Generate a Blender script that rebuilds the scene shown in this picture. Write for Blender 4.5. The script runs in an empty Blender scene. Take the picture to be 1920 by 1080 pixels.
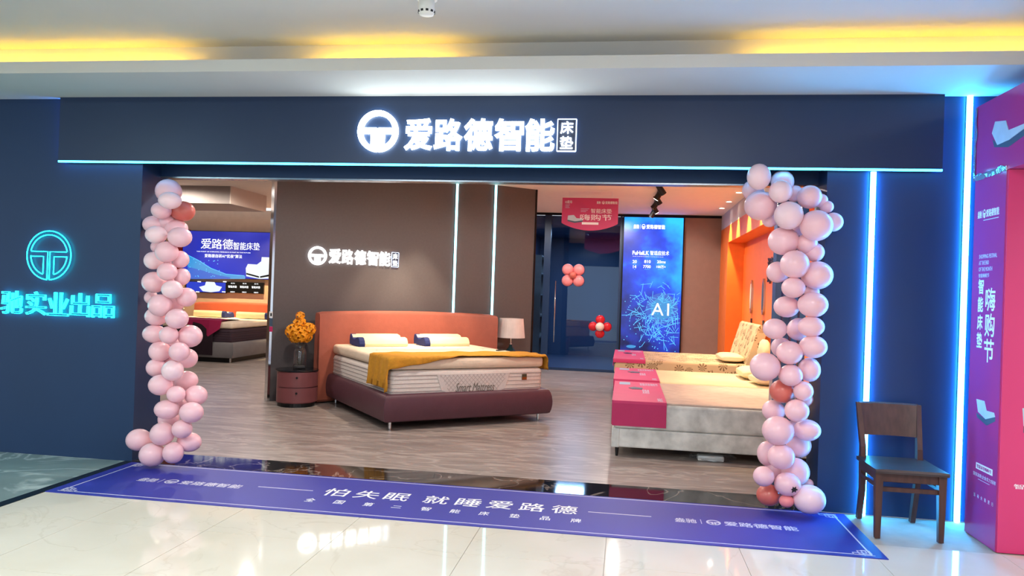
import bpy, bmesh, math, random
from mathutils import Vector, Matrix
random.seed(7)
SC = bpy.context.scene
COL = SC.collection

# ------------------------------------------------------------------ camera
FPX, YAW, PITCH, ROLL = 1441.4377, -0.1480324, 0.0046563, 0.0345735
CAM = Vector((0.581554, -5.8314, 1.51023))
fwd = Vector((math.sin(YAW)*math.cos(PITCH), math.cos(YAW)*math.cos(PITCH), math.sin(PITCH)))
rgt0 = Vector((math.cos(YAW), -math.sin(YAW), 0)); up0 = rgt0.cross(fwd)
RGT = rgt0*math.cos(ROLL) + up0*math.sin(ROLL); UPV = -rgt0*math.sin(ROLL) + up0*math.cos(ROLL)
cd = bpy.data.cameras.new('camera'); cam = bpy.data.objects.new('camera', cd); COL.objects.link(cam)
cd.sensor_width = 36; cd.lens = FPX/1920*36; cd.clip_end = 100
cam.matrix_basis = Matrix(((RGT.x, UPV.x, -fwd.x, CAM.x), (RGT.y, UPV.y, -fwd.y, CAM.y), (RGT.z, UPV.z, -fwd.z, CAM.z), (0, 0, 0, 1)))
SC.camera = cam
def ray(u, v): return fwd + RGT*((u-960)/FPX) + UPV*((540-v)/FPX)
def aty(u, v, y):
    d = ray(u, v); return CAM + d*((y-CAM.y)/d.y)
def atz(u, v, z=0.0):
    d = ray(u, v); return CAM + d*((z-CAM.z)/d.z)
def atx(u, v, x):
    d = ray(u, v); return CAM + d*((x-CAM.x)/d.x)

# ------------------------------------------------------------------ world, lights, exposure
SC.view_settings.view_transform = 'Standard'; SC.view_settings.look = 'None'
SC.view_settings.gamma = 1.0; SC.view_settings.use_curve_mapping = False
SC.view_settings.exposure = 0.9
wd = bpy.data.worlds.new('mall_air'); SC.world = wd; wd.use_nodes = True
wd.node_tree.nodes['Background'].inputs[0].default_value = (0.80, 0.90, 1.0, 1)
wd.node_tree.nodes['Background'].inputs[1].default_value = 0.76
def area(name, loc, sx, sy, watts, col, rot=(0, 0, 0)):
    l = bpy.data.lights.new(name, 'AREA'); l.shape = 'RECTANGLE'; l.size = sx; l.size_y = sy; l.energy = watts; l.color = col
    o = bpy.data.objects.new(name, l); COL.objects.link(o); o.location = loc; o.rotation_euler = rot; return o
def spot(name, loc, target, watts, col, deg=60, blend=.6, rad=.03):
    l = bpy.data.lights.new(name, 'SPOT'); l.energy = watts; l.color = col; l.spot_size = math.radians(deg); l.spot_blend = blend; l.shadow_soft_size = rad
    o = bpy.data.objects.new(name, l); COL.objects.link(o); o.location = loc
    o.rotation_euler = (Vector(target)-Vector(loc)).to_track_quat('-Z', 'Y').to_euler(); return o
NEUTRAL = (1, .97, .92); WARM = (1, .80, .58); AMBER = (1, .66, .30)
# mall concourse ceiling panels, unseen; outer ones tinted to add teal and lavender spill
for x, y, c in [(-5.6, -4.2, (.72, 1, 1)), (-2.2, -4.2, (.9, 1, .98)), (1.2, -4.2, NEUTRAL), (4.4, -4.2, (.96, .92, 1)), (-3.3, -7.6, NEUTRAL), (0.6, -7.6, NEUTRAL)]:
    area('concourse_panel_light', (x, y, 3.2), 1.2, 1.2, 52, c)
# general shop fill: wide unseen spots added without fixtures
for x, y, w in [(-2.6, 1.2, 62), (-.6, 1.5, 80), (.6, 3.6, 80), (-1.15, 7.4, 60), (.5, 7.6, 80), (-5.2, 2.6, 80), (-5.0, 5.2, 80), (-6.8, 5.4, 60), (-3.9, 8.2, 60)]:
    spot('shop_fill_spot', (x, y, 3.06), (x, y, 0), w*.95, (1, .92, .84), 176, .3, .05)

# ------------------------------------------------------------------ materials
def lin(h):
    h = h.lstrip('#'); out = []
    for i in (0, 2, 4):
        c = int(h[i:i+2], 16)/255; out.append(c/12.92 if c <= .04045 else ((c+.055)/1.055)**2.4)
    return tuple(out)
def mat(name, hexc, rough=.5, metal=0, var=.07, scale=9.0, bump=0.0, bscale=60.0, coat=0, trans=0, sub=0, stretch=(1, 1, 1), ior=1.45, sheen=0):
    m = bpy.data.materials.new(name); m.use_nodes = True; nt = m.node_tree; b = nt.nodes['Principled BSDF']
    c = lin(hexc)
    tc = nt.nodes.new('ShaderNodeTexCoord'); mp = nt.nodes.new('ShaderNodeMapping'); mp.inputs['Scale'].default_value = stretch
    nz = nt.nodes.new('ShaderNodeTexNoise'); nz.inputs['Scale'].default_value = scale; nz.inputs['Detail'].default_value = 4
    rp = nt.nodes.new('ShaderNodeValToRGB')
    rp.color_ramp.elements[0].position = .3; rp.color_ramp.elements[1].position = .7
    rp.color_ramp.elements[0].color = (*[x*(1-var) for x in c], 1); rp.color_ramp.elements[1].color = (*[min(1, x*(1+var)) for x in c], 1)
    L = nt.links.new
    L(tc.outputs['Object'], mp.inputs[0]); L(mp.outputs[0], nz.inputs['Vector']); L(nz.outputs[0], rp.inputs[0]); L(rp.outputs[0], b.inputs['Base Color'])
    b.inputs['Roughness'].default_value = rough; b.inputs['Metallic'].default_value = metal; b.inputs['IOR'].default_value = ior
    b.inputs['Coat Weight'].default_value = coat; b.inputs['Transmission Weight'].default_value = trans
    b.inputs['Subsurface Weight'].default_value = sub; b.inputs['Sheen Weight'].default_value = sheen
    if sub: b.inputs['Subsurface Radius'].default_value = (.06, .03, .03)
    if bump:
        n2 = nt.nodes.new('ShaderNodeTexNoise'); n2.inputs['Scale'].default_value = bscale
        bp = nt.nodes.new('ShaderNodeBump'); bp.inputs['Strength'].default_value = bump; bp.inputs['Distance'].default_value = .01
        L(mp.outputs[0], n2.inputs['Vector']); L(n2.outputs[0], bp.inputs['Height']); L(bp.outputs[0], b.inputs['Normal'])
    return m
def glow(name, rgb, strength):
    m = bpy.data.materials.new(name); m.use_nodes = True; nt = m.node_tree; b = nt.nodes['Principled BSDF']
    b.inputs['Base Color'].default_value = (.02, .02, .02, 1); b.inputs['Emission Color'].default_value = (*rgb, 1); b.inputs['Emission Strength'].default_value = strength
    return m
def veined(name, base, vein, rough, scale, amount, stretch=(1, 1, 1), coat=0, cloud=None, vpos=.03):
    """polished stone: a cloudy ground with thin veins"""
    m = bpy.data.materials.new(name); m.use_nodes = True; nt = m.node_tree; b = nt.nodes['Principled BSDF']; L = nt.links.new
    tc = nt.nodes.new('ShaderNodeTexCoord'); mp = nt.nodes.new('ShaderNodeMapping'); mp.inputs['Scale'].default_value = stretch
    L(tc.outputs['Object'], mp.inputs[0])
    nz = nt.nodes.new('ShaderNodeTexNoise'); nz.inputs['Scale'].default_value = scale; nz.inputs['Detail'].default_value = 8; nz.inputs['Distortion'].default_value = 1.2
    L(mp.outputs[0], nz.inputs['Vector'])
    sb = nt.nodes.new('ShaderNodeMath'); sb.operation = 'SUBTRACT'; sb.inputs[1].default_value = .5; L(nz.outputs[0], sb.inputs[0])
    ab = nt.nodes.new('ShaderNodeMath'); ab.operation = 'ABSOLUTE'; L(sb.outputs[0], ab.inputs[0])
    rp = nt.nodes.new('ShaderNodeValToRGB'); rp.color_ramp.elements[0].position = 0; rp.color_ramp.elements[1].position = vpos
    rp.color_ramp.elements[0].color = (amount,)*3+(1,); rp.color_ramp.elements[1].color = (0, 0, 0, 1); L(ab.outputs[0], rp.inputs[0])
    n2 = nt.nodes.new('ShaderNodeTexNoise'); n2.inputs['Scale'].default_value = scale*1.7; n2.inputs['Detail'].default_value = 6; L(mp.outputs[0], n2.inputs['Vector'])
    r2 = nt.nodes.new('ShaderNodeValToRGB'); r2.color_ramp.elements[0].position = .35; r2.color_ramp.elements[1].position = .65
    r2.color_ramp.elements[0].color = (*lin(base), 1); r2.color_ramp.elements[1].color = (*lin(cloud or base), 1); L(n2.outputs[0], r2.inputs[0])
    mx = nt.nodes.new('ShaderNodeMix'); mx.data_type = 'RGBA'; L(rp.outputs[0], mx.inputs[0]); L(r2.outputs[0], mx.inputs[6]); mx.inputs[7].default_value = (*lin(vein), 1)
    L(mx.outputs[2], b.inputs['Base Color']); b.inputs['Roughness'].default_value = rough; b.inputs['Coat Weight'].default_value = coat
    return m
def display(name, c0, c1, c2, strength, scale=1.6, axis=(0, 0, 1), lo=0.0, hi=3.0):
    """lit display: blue shades from three colours, by height and drifting clouds"""
    m = bpy.data.materials.new(name); m.use_nodes = True; nt = m.node_tree; b = nt.nodes['Principled BSDF']; L = nt.links.new
    tc = nt.nodes.new('ShaderNodeTexCoord'); nz = nt.nodes.new('ShaderNodeTexNoise'); nz.inputs['Scale'].default_value = scale; nz.inputs['Detail'].default_value = 3
    L(tc.outputs['Object'], nz.inputs['Vector'])
    dt = nt.nodes.new('ShaderNodeVectorMath'); dt.operation = 'DOT_PRODUCT'; dt.inputs[1].default_value = axis; L(tc.outputs['Object'], dt.inputs[0])
    mr = nt.nodes.new('ShaderNodeMapRange'); mr.inputs[1].default_value = lo; mr.inputs[2].default_value = hi; L(dt.outputs['Value'], mr.inputs[0])
    ad = nt.nodes.new('ShaderNodeMath'); ad.operation = 'MULTIPLY_ADD'; ad.inputs[1].default_value = 1.3; L(nz.outputs[0], ad.inputs[0])
    s2 = nt.nodes.new('ShaderNodeMath'); s2.operation = 'SUBTRACT'; s2.inputs[1].default_value = .65; L(mr.outputs[0], s2.inputs[0]); L(s2.outputs[0], ad.inputs[2])
    rp = nt.nodes.new('ShaderNodeValToRGB'); rp.color_ramp.elements[0].color = (*lin(c0), 1); rp.color_ramp.elements[1].color = (*lin(c2), 1)
    e = rp.color_ramp.elements.new(.5); e.color = (*lin(c1), 1); L(ad.outputs[0], rp.inputs[0])
    b.inputs['Base Color'].default_value = (.01, .01, .02, 1); b.inputs['Roughness'].default_value = .25
    L(rp.outputs[0], b.inputs['Emission Color']); b.inputs['Emission Strength'].default_value = strength
    return m
def glassy(name, tint, refl=.5, rough=.0):
    m = bpy.data.materials.new(name); m.use_nodes = True; nt = m.node_tree; L = nt.links.new
    out = nt.nodes['Material Output']; nt.nodes.remove(nt.nodes['Principled BSDF'])
    t = nt.nodes.new('ShaderNodeBsdfTransparent'); t.inputs[0].default_value = (*tint, 1)
    g = nt.nodes.new('ShaderNodeBsdfGlossy'); g.inputs['Roughness'].default_value = rough; g.inputs[0].default_value = (.9, .95, 1, 1)
    fr = nt.nodes.new('ShaderNodeLayerWeight'); fr.inputs[0].default_value = .5
    pw = nt.nodes.new('ShaderNodeMath'); pw.operation = 'POWER'; pw.inputs[1].default_value = 4; L(fr.outputs['Facing'], pw.inputs[0])
    ml = nt.nodes.new('ShaderNodeMath'); ml.operation = 'MULTIPLY_ADD'; ml.inputs[1].default_value = refl*.8; ml.inputs[2].default_value = refl*.045; L(pw.outputs[0], ml.inputs[0])
    mx = nt.nodes.new('ShaderNodeMixShader'); L(ml.outputs[0], mx.inputs[0]); L(t.outputs[0], mx.inputs[1]); L(g.outputs[0], mx.inputs[2]); L(mx.outputs[0], out.inputs[0])
    return m
def palm(name, base, dark):
    m = bpy.data.materials.new(name); m.use_nodes = True; nt = m.node_tree; b = nt.nodes['Principled BSDF']; L = nt.links.new
    tc = nt.nodes.new('ShaderNodeTexCoord'); vo = nt.nodes.new('ShaderNodeTexVoronoi'); vo.inputs['Scale'].default_value = 7
    L(tc.outputs['Object'], vo.inputs['Vector'])
    df = nt.nodes.new('ShaderNodeVectorMath'); df.operation = 'SUBTRACT'; L(tc.outputs['Object'], df.inputs[0]); L(vo.outputs['Position'], df.inputs[1])
    sx = nt.nodes.new('ShaderNodeSeparateXYZ'); L(df.outputs[0], sx.inputs[0])
    yz = nt.nodes.new('ShaderNodeMath'); yz.operation = 'ADD'; L(sx.outputs[1], yz.inputs[0]); L(sx.outputs[2], yz.inputs[1])
    at = nt.nodes.new('ShaderNodeMath'); at.operation = 'ARCTAN2'; L(sx.outputs[0], at.inputs[0]); L(yz.outputs[0], at.inputs[1])
    m9 = nt.nodes.new('ShaderNodeMath'); m9.operation = 'MULTIPLY'; m9.inputs[1].default_value = 9; L(at.outputs[0], m9.inputs[0])
    sn = nt.nodes.new('ShaderNodeMath'); sn.operation = 'SINE'; L(m9.outputs[0], sn.inputs[0])
    s1 = nt.nodes.new('ShaderNodeMath'); s1.operation = 'MULTIPLY_ADD'; s1.inputs[1].default_value = .16; s1.inputs[2].default_value = .16; L(sn.outputs[0], s1.inputs[0])
    dd = nt.nodes.new('ShaderNodeMath'); dd.operation = 'LESS_THAN'; dd.inputs[1].default_value = .46; L(vo.outputs['Distance'], dd.inputs[0])
    ml = nt.nodes.new('ShaderNodeMath'); ml.operation = 'MULTIPLY'; L(s1.outputs[0], ml.inputs[0]); L(dd.outputs[0], ml.inputs[1])
    rp = nt.nodes.new('ShaderNodeValToRGB'); rp.color_ramp.elements[0].position = .12; rp.color_ramp.elements[1].position = .22
    rp.color_ramp.elements[0].color = (*lin(base), 1); rp.color_ramp.elements[1].color = (*lin(dark), 1)
    L(ml.outputs[0], rp.inputs[0]); L(rp.outputs[0], b.inputs['Base Color']); b.inputs['Roughness'].default_value = .8
    return m

M = dict(
 navy=mat('navy_panel', '143156', .42, var=.05, scale=1.5), fascia=mat('fascia_panel', '1d3050', .38, var=.05, scale=1.2),
 white=mat('ceiling_paint', 'c9c9c6', .8, var=.02, scale=2), interior_ceiling=mat('shop_ceiling_paint', 'f0e2d8', .8, var=.02),
 grey=mat('feature_wall_paper', '585456', .62, var=.05, scale=30, bump=.15, bscale=180), brown=mat('taupe_wall_panel', '94796d', .6, var=.04),
 beige=mat('beige_wall_paint', 'b59680', .7, var=.04), greywall=mat('bulkhead_paint', 'a89c95', .7, var=.03), pale=mat('pale_bulkhead_tone', 'e6d3c4', .7, var=.02),
 orange=mat('orange_alcove_paint', 'ee7426', .45, var=.05), band=mat('white_band_paint', 'c9c2c4', .6, var=.02),
 tile=veined('cream_polished_tile', 'd6cfbf', 'b8ad99', .05, 1.1, .25, cloud='dcd6c8', vpos=.012), grout=mat('grout', 'a9a193', .8),
 marble=veined('green_marble', '7f9290', 'd0dcd8', .12, 1.3, .75, cloud='8a9c9a'), stone=veined('black_threshold_marble', '14161a', '8a8078', .06, 1.4, .8, cloud='1b1d20', vpos=.012),
 strip=mat('dark_stone_strip', '10151b', .25), plank=veined('grey_brown_streaked_floor', '857a74', 'b8aea6', .30, 2.0, .7, stretch=(.55, 2.6, 1), cloud='978c86', vpos=.05),
 chrome=mat('polished_chrome', 'd0d4d8', .12, 1, var=.02), darkchrome=mat('dark_chrome', '7a7e84', .25, 1, var=.1, scale=40), darkmetal=mat('black_metal', '15161a', .4, .6), black=mat('black_plastic', '0c0c0e', .45), gold=mat('brass', 'b08d4a', .3, 1),
 white_plastic=mat('white_plastic', 'e8e8e4', .4, var=.02), print_white=mat('white_print', 'eef0f2', .5, var=.01), print_soft=mat('pale_print', 'c6c4dc', .5, var=.01),
 matblue=mat('blue_printed_mat', '2a2f96', .55, var=.04, scale=3, bump=.1, bscale=250), matedge=mat('dark_mat_edge', '14154a', .6),
 sign=glow('white_sign_light', (.86, .98, 1), 6.0), sign_in=glow('interior_sign_light', (1, .99, .96), 2.6), sign_face=mat('sign_badge_dark', '2a3146', .5), badge_rim=glow('blue_white_rim_light', (.55, .7, 1), 2.0),
 neon=glow('blue_white_neon', (.035, .42, 1.0), 56.0), neon_in=glow('pale_cyan_neon', (.30, .90, 1.0), 3.0), led=glow('cyan_edge_light', (.03, .50, 1.0), 8.0), blue_led=glow('blue_edge_light', (.01, .22, 1.0), 32.0),
 cyan=glow('turquoise_neon', (.008, .85, .92), 4.5), cove=glow('amber_cove_lamp', (1, .56, .035), 52.0), white_lamp=glow('lamp_lens', (1, .9, .75), 14.0),
 pink=mat('pink_latex', 'f2c2ca', .34, var=.03, scale=5, sub=.15, coat=.2), pink2=mat('pale_pink_latex', 'f5d2d8', .34, var=.03, scale=5, sub=.15, coat=.2), coral=mat('coral_latex', 'd06a5e', .34, var=.05, scale=5, sub=.1, coat=.2),
 pinkdeep=mat('rose_latex', 'f08d90', .35), red=mat('red_latex', 'd01f2c', .3), whitelatex=mat('white_latex', 'f2dfd0', .35),
 plum=mat('plum_leather', '53323c', .48, var=.05, scale=14, bump=.08), terracotta=mat('terracotta_leather', '9a5341', .5, var=.05, scale=14, bump=.08), terra2=mat('dusty_rose_lacquer', '7b4547', .42, var=.04),
 linen=mat('white_knit_fabric', 'ded6ce', .85, var=.04, scale=40, bump=.35, bscale=160), linen2=mat('grey_white_knit', 'cfc7c2', .85, var=.05, scale=50, bump=.35, bscale=140), topper=mat('cream_topper_fabric', 'dccbb4', .85, var=.05, scale=7, bump=.5, bscale=22),
 piping=mat('grey_piping', 'b4aaa6', .8), pillow=mat('cream_pillow_fabric', 'e4cfa6', .8, var=.03, bump=.1), navycloth=mat('navy_fabric', '18265e', .8), dark_cloth=mat('dark_plum_fabric', '32202b', .8),
 mustard=mat('mustard_throw', 'bd8420', .85, var=.12, scale=26, bump=.4, bscale=120), tag=mat('dark_gold_tag', '4f4632', .5), thread=mat('grey_embroidery', '6f6a62', .7),
 smoke=mat('smoked_glass_top', '17181c', .08), vase=glassy('clear_glass', (.96, .96, .96), 1.0), petal=mat('orange_petals', 'f79d10', .6, var=.2, scale=30, sub=.15), stem=mat('dark_stem', '4a4636', .7),
 shade=mat('lamp_shade_linen', 'd9cfcb', .8, sub=.1), lampglass=mat('teal_lamp_glass', '24454c', .08, .3), velvet=mat('grey_velvet', 'd2d2cc', .75, var=.24, scale=8, sheen=.3, bump=.15, bscale=40),
 bedtop=mat('beige_quilt', 'b8a698', .85, var=.1, scale=10, bump=.5, bscale=28), palm=palm('palm_leaf_fabric', 'c9b08a', '7c6346'), cover=mat('magenta_bed_cover', 'c02a62', .6, var=.03), rust=mat('rust_leather', '8f3f26', .5), slate=mat('slate_fabric', '6a6667', .75), cream=mat('cream_mattress', 'd9c8a0', .85, var=.04, bump=.2),
 wood=mat('dark_walnut', '4b2f29', .42, var=.22, scale=6, stretch=(6, 6, .8)), seatwood=mat('dark_walnut_seat', '3f3230', .4, var=.2, scale=6, stretch=(1, 6, 6)),
 arch_board=mat('pink_printed_board', 'd23a72', .25, var=.02, scale=2), arch_board_bluelit=mat('bluelit_printed_board', 'b03f86', .16, var=.02, scale=2), foil=mat('crumpled_tape', 'd8e4f0', .12, .8, bump=.6, bscale=40), picture=mat('grey_blue_print', '86a0b8', .5), picture2=mat('slate_print', '46586c', .5), picture3=mat('pale_print_blue', 'b9cad8', .5),
 banner=mat('magenta_banner', 'c03c6e', .55, var=.03), bag=glassy('clear_plastic_bag', (.82, .84, .86), 2.0, .2),
 glass=glassy('blue_tinted_glass', (.7, .85, 1.0), .8), folded=mat('grey_blue_glass_leaf', '5a6c84', .2, .2), backroom=mat('navy_room_paint', '2b4668', .6, var=.08, scale=1), backfloor=mat('navy_room_floor', '3a5474', .4), shelf=mat('grey_shelf', '5a5a5c', .5),
 ai=display('ai_display', '07103c', '1238b4', '1a9aff', 1.15, 2.0, (.55, 0, .70), .75, 3.1), wide=display('wide_display', '0f2fc0', '2a2f9a', '3c40b0', .7, .9, (.2, 0, 1), -.6, 2.0), small_display=display('small_display', '1030b0', '1a38c0', '3050c8', .6, 1.5),
 glowline=glow('cyan_display_lines', (.08, .50, 1.0), .75), glowwhite=glow('white_display_text', (.95, .97, 1.0), .9), glowpale=glow('pale_display_shape', (.75, .85, .95), .6), glowdim=glow('deep_blue_display_shape', (.02, .12, .60), .6), glowaqua=glow('aqua_display_core', (.03, .34, .80), .5),
 displayblack=mat('display_black', '0b0c10', .3), redpanel=mat('red_panel', 'b02a2a', .5), silver=mat('brushed_silver', 'b8bcc4', .25, .9),
)

# ------------------------------------------------------------------ helpers
def thing(name, label, cat, loc=(0, 0, 0), rotz=0.0, group=None):
    o = bpy.data.objects.new(name, None); COL.objects.link(o); o.empty_display_size = .1
    o.matrix_basis = Matrix.LocRotScale(Vector(loc), Matrix.Rotation(rotz, 3, 'Z'), None)
    o['label'] = label; o['category'] = cat
    if group: o['group'] = group
    return o
def tag(o, label, cat, group=None):
    o['label'] = label; o['category'] = cat
    if group: o['group'] = group
    return o
def attach(o, parent, local):
    if parent is not None:
        o.parent = parent
        if not local and parent.parent is None: o.matrix_parent_inverse = parent.matrix_basis.inverted()
    return o
def obj(name, bm, m, parent=None, local=False, smooth=False, kind=None, label=None):
    me = bpy.data.meshes.new(name)
    if isinstance(bm, bmesh.types.BMesh):
        bmesh.ops.recalc_face_normals(bm, faces=bm.faces); bm.to_mesh(me); bm.free()
    else: me = bm
    if smooth == 'auto':
        b2 = bmesh.new(); b2.from_mesh(me)
        for e in b2.edges: e.smooth = len(e.link_faces) == 2 and e.calc_face_angle(0) < .6
        b2.to_mesh(me); b2.free()
    if not me.materials: me.materials.append(M[m] if isinstance(m, str) else m)
    if smooth:
        for p in me.polygons: p.use_smooth = True
    o = bpy.data.objects.new(name, me); COL.objects.link(o); attach(o, parent, local)
    if kind: o['kind'] = kind
    if label: o['label'] = label
    return o
def box(bm, x0, x1, y0, y1, z0, z1):
    v = [bm.verts.new(c) for c in ((x0, y0, z0), (x1, y0, z0), (x1, y1, z0), (x0, y1, z0), (x0, y0, z1), (x1, y0, z1), (x1, y1, z1), (x0, y1, z1))]
    for f in ((3, 2, 1, 0), (4, 5, 6, 7), (0, 1, 5, 4), (1, 2, 6, 5), (2, 3, 7, 6), (3, 0, 4, 7)): bm.faces.new([v[i] for i in f])
    return v
def B(*a, r=0, seg=2):
    bm = bmesh.new(); box(bm, *a)
    if r: bmesh.ops.bevel(bm, geom=list(bm.edges)+list(bm.verts), offset=r, segments=seg, profile=.5, affect='EDGES')
    return bm
def struct(name, bm, m, smooth=False): return obj(name, bm, m, smooth=smooth, kind='structure')
def loft(bm, rings, closed=True, cap=True):
    R = [[bm.verts.new(p) for p in r] for r in rings]; n = len(R[0])
    for a, b in zip(R, R[1:]):
        for i in range(n if closed else n-1): bm.faces.new((a[i], a[(i+1) % n], b[(i+1) % n], b[i]))
    if cap and closed: bm.faces.new(R[0][::-1]); bm.faces.new(R[-1])
    return R
def lathe(profile, n=24, c=(0, 0, 0), cap=True):
    bm = bmesh.new()
    loft(bm, [[(c[0]+r*math.cos(2*math.pi*i/n), c[1]+r*math.sin(2*math.pi*i/n), c[2]+z) for i in range(n)] for r, z in profile], cap=cap); return bm
def tube(bm, pts, r, n=8, closed=False):
    pts = [Vector(p) for p in pts]; rings = []
    N = len(pts)
    for i, p in enumerate(pts):
        if closed: d = pts[(i+1) % N]-pts[i-1]
        else: d = pts[min(i+1, N-1)]-pts[max(i-1, 0)]
        d.normalize(); a = d.orthogonal() if abs(d.z) > .95 else d.cross(Vector((0, 0, 1)))
        if abs(d.y) < .3: a = Vector((0, 1, 0)) - d*d.y
        a.normalize(); b = d.cross(a)
        rr = r[i] if isinstance(r, (list, tuple)) else r
        rings.append([p+a*rr*math.cos(2*math.pi*k/n)+b*rr*math.sin(2*math.pi*k/n) for k in range(n)])
    if closed: rings.append(rings[0])
    loft(bm, rings, cap=not closed)
def arc_panel(bm, r0, r1, a0, a1, z0, z1, n=16):
    rings = []
    for i in range(n+1):
        a = a0+(a1-a0)*i/n; c, s = math.cos(a), math.sin(a)
        rings.append([(r0*c, r0*s, z0), (r1*c, r1*s, z0), (r1*c, r1*s, z1), (r0*c, r0*s, z1)])
    loft(bm, rings)
def F(o, right=(1, 0, 0), up=(0, 0, 1)):                      # a drawing plane: origin, right, up; its normal faces the reader
    r, u = Vector(right).normalized(), Vector(up).normalized(); return (Vector(o), r, u, r.cross(u))
def fmat(fr, s0, t0, sx, sy, sz, lift=0):
    o, r, u, n = fr; p = o+r*s0+u*t0+n*lift
    return Matrix(((r.x*sx, u.x*sy, n.x*sz, p.x), (r.y*sx, u.y*sy, n.y*sz, p.y), (r.z*sx, u.z*sy, n.z*sz, p.z), (0, 0, 0, 1)))
_tc = {}
def glyphs(body, bold, outline, spacing=1.0, shear=0.0):
    k = (body, bold, outline, spacing, shear)
    if k in _tc: return _tc[k]
    c = bpy.data.curves.new('lettering', 'FONT'); c.body = body; c.size = 1; c.resolution_u = 3; c.space_character = spacing; c.shear = shear
    if outline: c.fill_mode = 'NONE'; c.bevel_depth = outline; c.bevel_resolution = 1
    else: c.extrude = .5
    o = bpy.data.objects.new('lettering', c); COL.objects.link(o)
    def bake(): return bpy.data.meshes.new_from_object(o.evaluated_get(bpy.context.evaluated_depsgraph_get()))
    me = bake()
    if bold > .008 and not outline:                       # heavier strokes: the filled shape plus a rim along its edges
        c.extrude = 0; c.fill_mode = 'NONE'; c.bevel_depth = bold; c.bevel_resolution = 0; bpy.context.view_layer.update(); rim = bake()
        for v in rim.vertices: v.co.z *= .5/bold
        bm = bmesh.new(); bm.from_mesh(me); bm.from_mesh(rim); bm.to_mesh(me); bm.free()
    bpy.data.objects.remove(o)
    vs = me.vertices; x0 = min(v.co.x for v in vs); x1 = max(v.co.x for v in vs); y0 = min(v.co.y for v in vs); y1 = max(v.co.y for v in vs); z0 = min(v.co.z for v in vs); z1 = max(v.co.z for v in vs)
    for v in vs: v.co = ((v.co.x-x0)/(x1-x0), (v.co.y-y0)/(y1-y0), (v.co.z-z0)/(z1-z0))
    me.materials.clear(); _tc[k] = me; return me
def text(name, body, parent, fr, rect, m, bold=0.0, depth=.002, outline=0, local=False, lift=0, spacing=1.0, shear=0.0):
    me = glyphs(body, bold, outline, spacing, shear).copy(); me.name = name; me.materials.append(M[m])
    o = bpy.data.objects.new(name, me); COL.objects.link(o); attach(o, parent, local)
    s0, s1, t0, t1 = rect; o.matrix_basis = fmat(fr, s0, t0, s1-s0, t1-t0, depth, lift); return o
def poly(name, pts, parent, fr, m, depth=.002, local=False, lift=0, label=None):
    bm = bmesh.new(); o, r, u, n = fr
    loft(bm, [[o+r*a+u*b+n*lift for a, b in pts], [o+r*a+u*b+n*(lift+depth) for a, b in pts]])
    return obj(name, bm, m, parent, local, label=label)
def panel(name, rect, parent, fr, m, depth=.002, local=False, lift=0, label=None):
    s0, s1, t0, t1 = rect; return poly(name, [(s0, t0), (s1, t0), (s1, t1), (s0, t1)], parent, fr, m, depth, local, lift, label)
def emblem_bm(n=48):
    """ring with two mirrored bars and stems, radius 1, depth 0..1"""
    bm = bmesh.new(); g = .045
    a0 = -math.pi/2+g; rings = []
    for i in range(n+1):
        a = a0+(2*math.pi-2*g)*i/n; c, s = math.cos(a), math.sin(a)
        rings.append([(.76*c, .76*s, 0), (c, s, 0), (c, s, 1), (.76*c, .76*s, 1)])
    loft(bm, rings)
    for sx in (-1, 1):
        pts = [(.8*sx, .16), (g*sx, .16), (g*sx, -.95), (.33*sx, -.78), (.33*sx, -.12), (.78*sx, -.12)]
        loft(bm, [[(x, y, z) for x, y in pts] for z in (0, 1)])
    return bm
def emblem(name, parent, fr, s, t, rs, rt, m, depth=.002, local=False, lift=0):
    o = obj(name, emblem_bm(), m, parent, local); o.matrix_basis = fmat(fr, s, t, rs, rt, depth, lift); return o
def line_of(parent, name, fr, pts, w, m, depth=.001, local=False, lift=0):
    bm = bmesh.new(); o, r, u, n = fr
    for (a, b), (c, d) in pts:
        v = Vector((c-a, d-b)); 
        if v.length < 1e-6: continue
        v.normalize(); p = Vector((-v.y, v.x))*w/2
        q = [(a+p.x, b+p.y), (a-p.x, b-p.y), (c-p.x, d-p.y), (c+p.x, d+p.y)]
        loft(bm, [[o+r*x+u*y+n*lift for x, y in q], [o+r*x+u*y+n*(lift+depth) for x, y in q]])
    return obj(name, bm, m, parent, local, kind='stuff' if len(pts) > 20 else None)
def brand_row(parent, fr, rect, m, depth=.002, local=False, lift=0, lead=True):
    """small house mark, divider, emblem and five characters"""
    s0, s1, t0, t1 = rect; w = s1-s0; h = t1-t0
    if lead:
        text('lettering', '盎驰', parent, fr, (s0, s0+w*.18, t0, t1), m, .02, depth, local=local, lift=lift)
        panel('divider', (s0+w*.215, s0+w*.221, t0, t1), parent, fr, m, depth, local, lift)
    k = .25 if lead else 0
    emblem('emblem', parent, fr, s0+w*(k+.07), (t0+t1)/2, w*.06, h*.58, m, depth, local, lift)
    text('lettering', '爱路德智能', parent, fr, (s0+w*(k+.155), s1, t0, t1), m, .02, depth, local=local, lift=lift)

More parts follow.
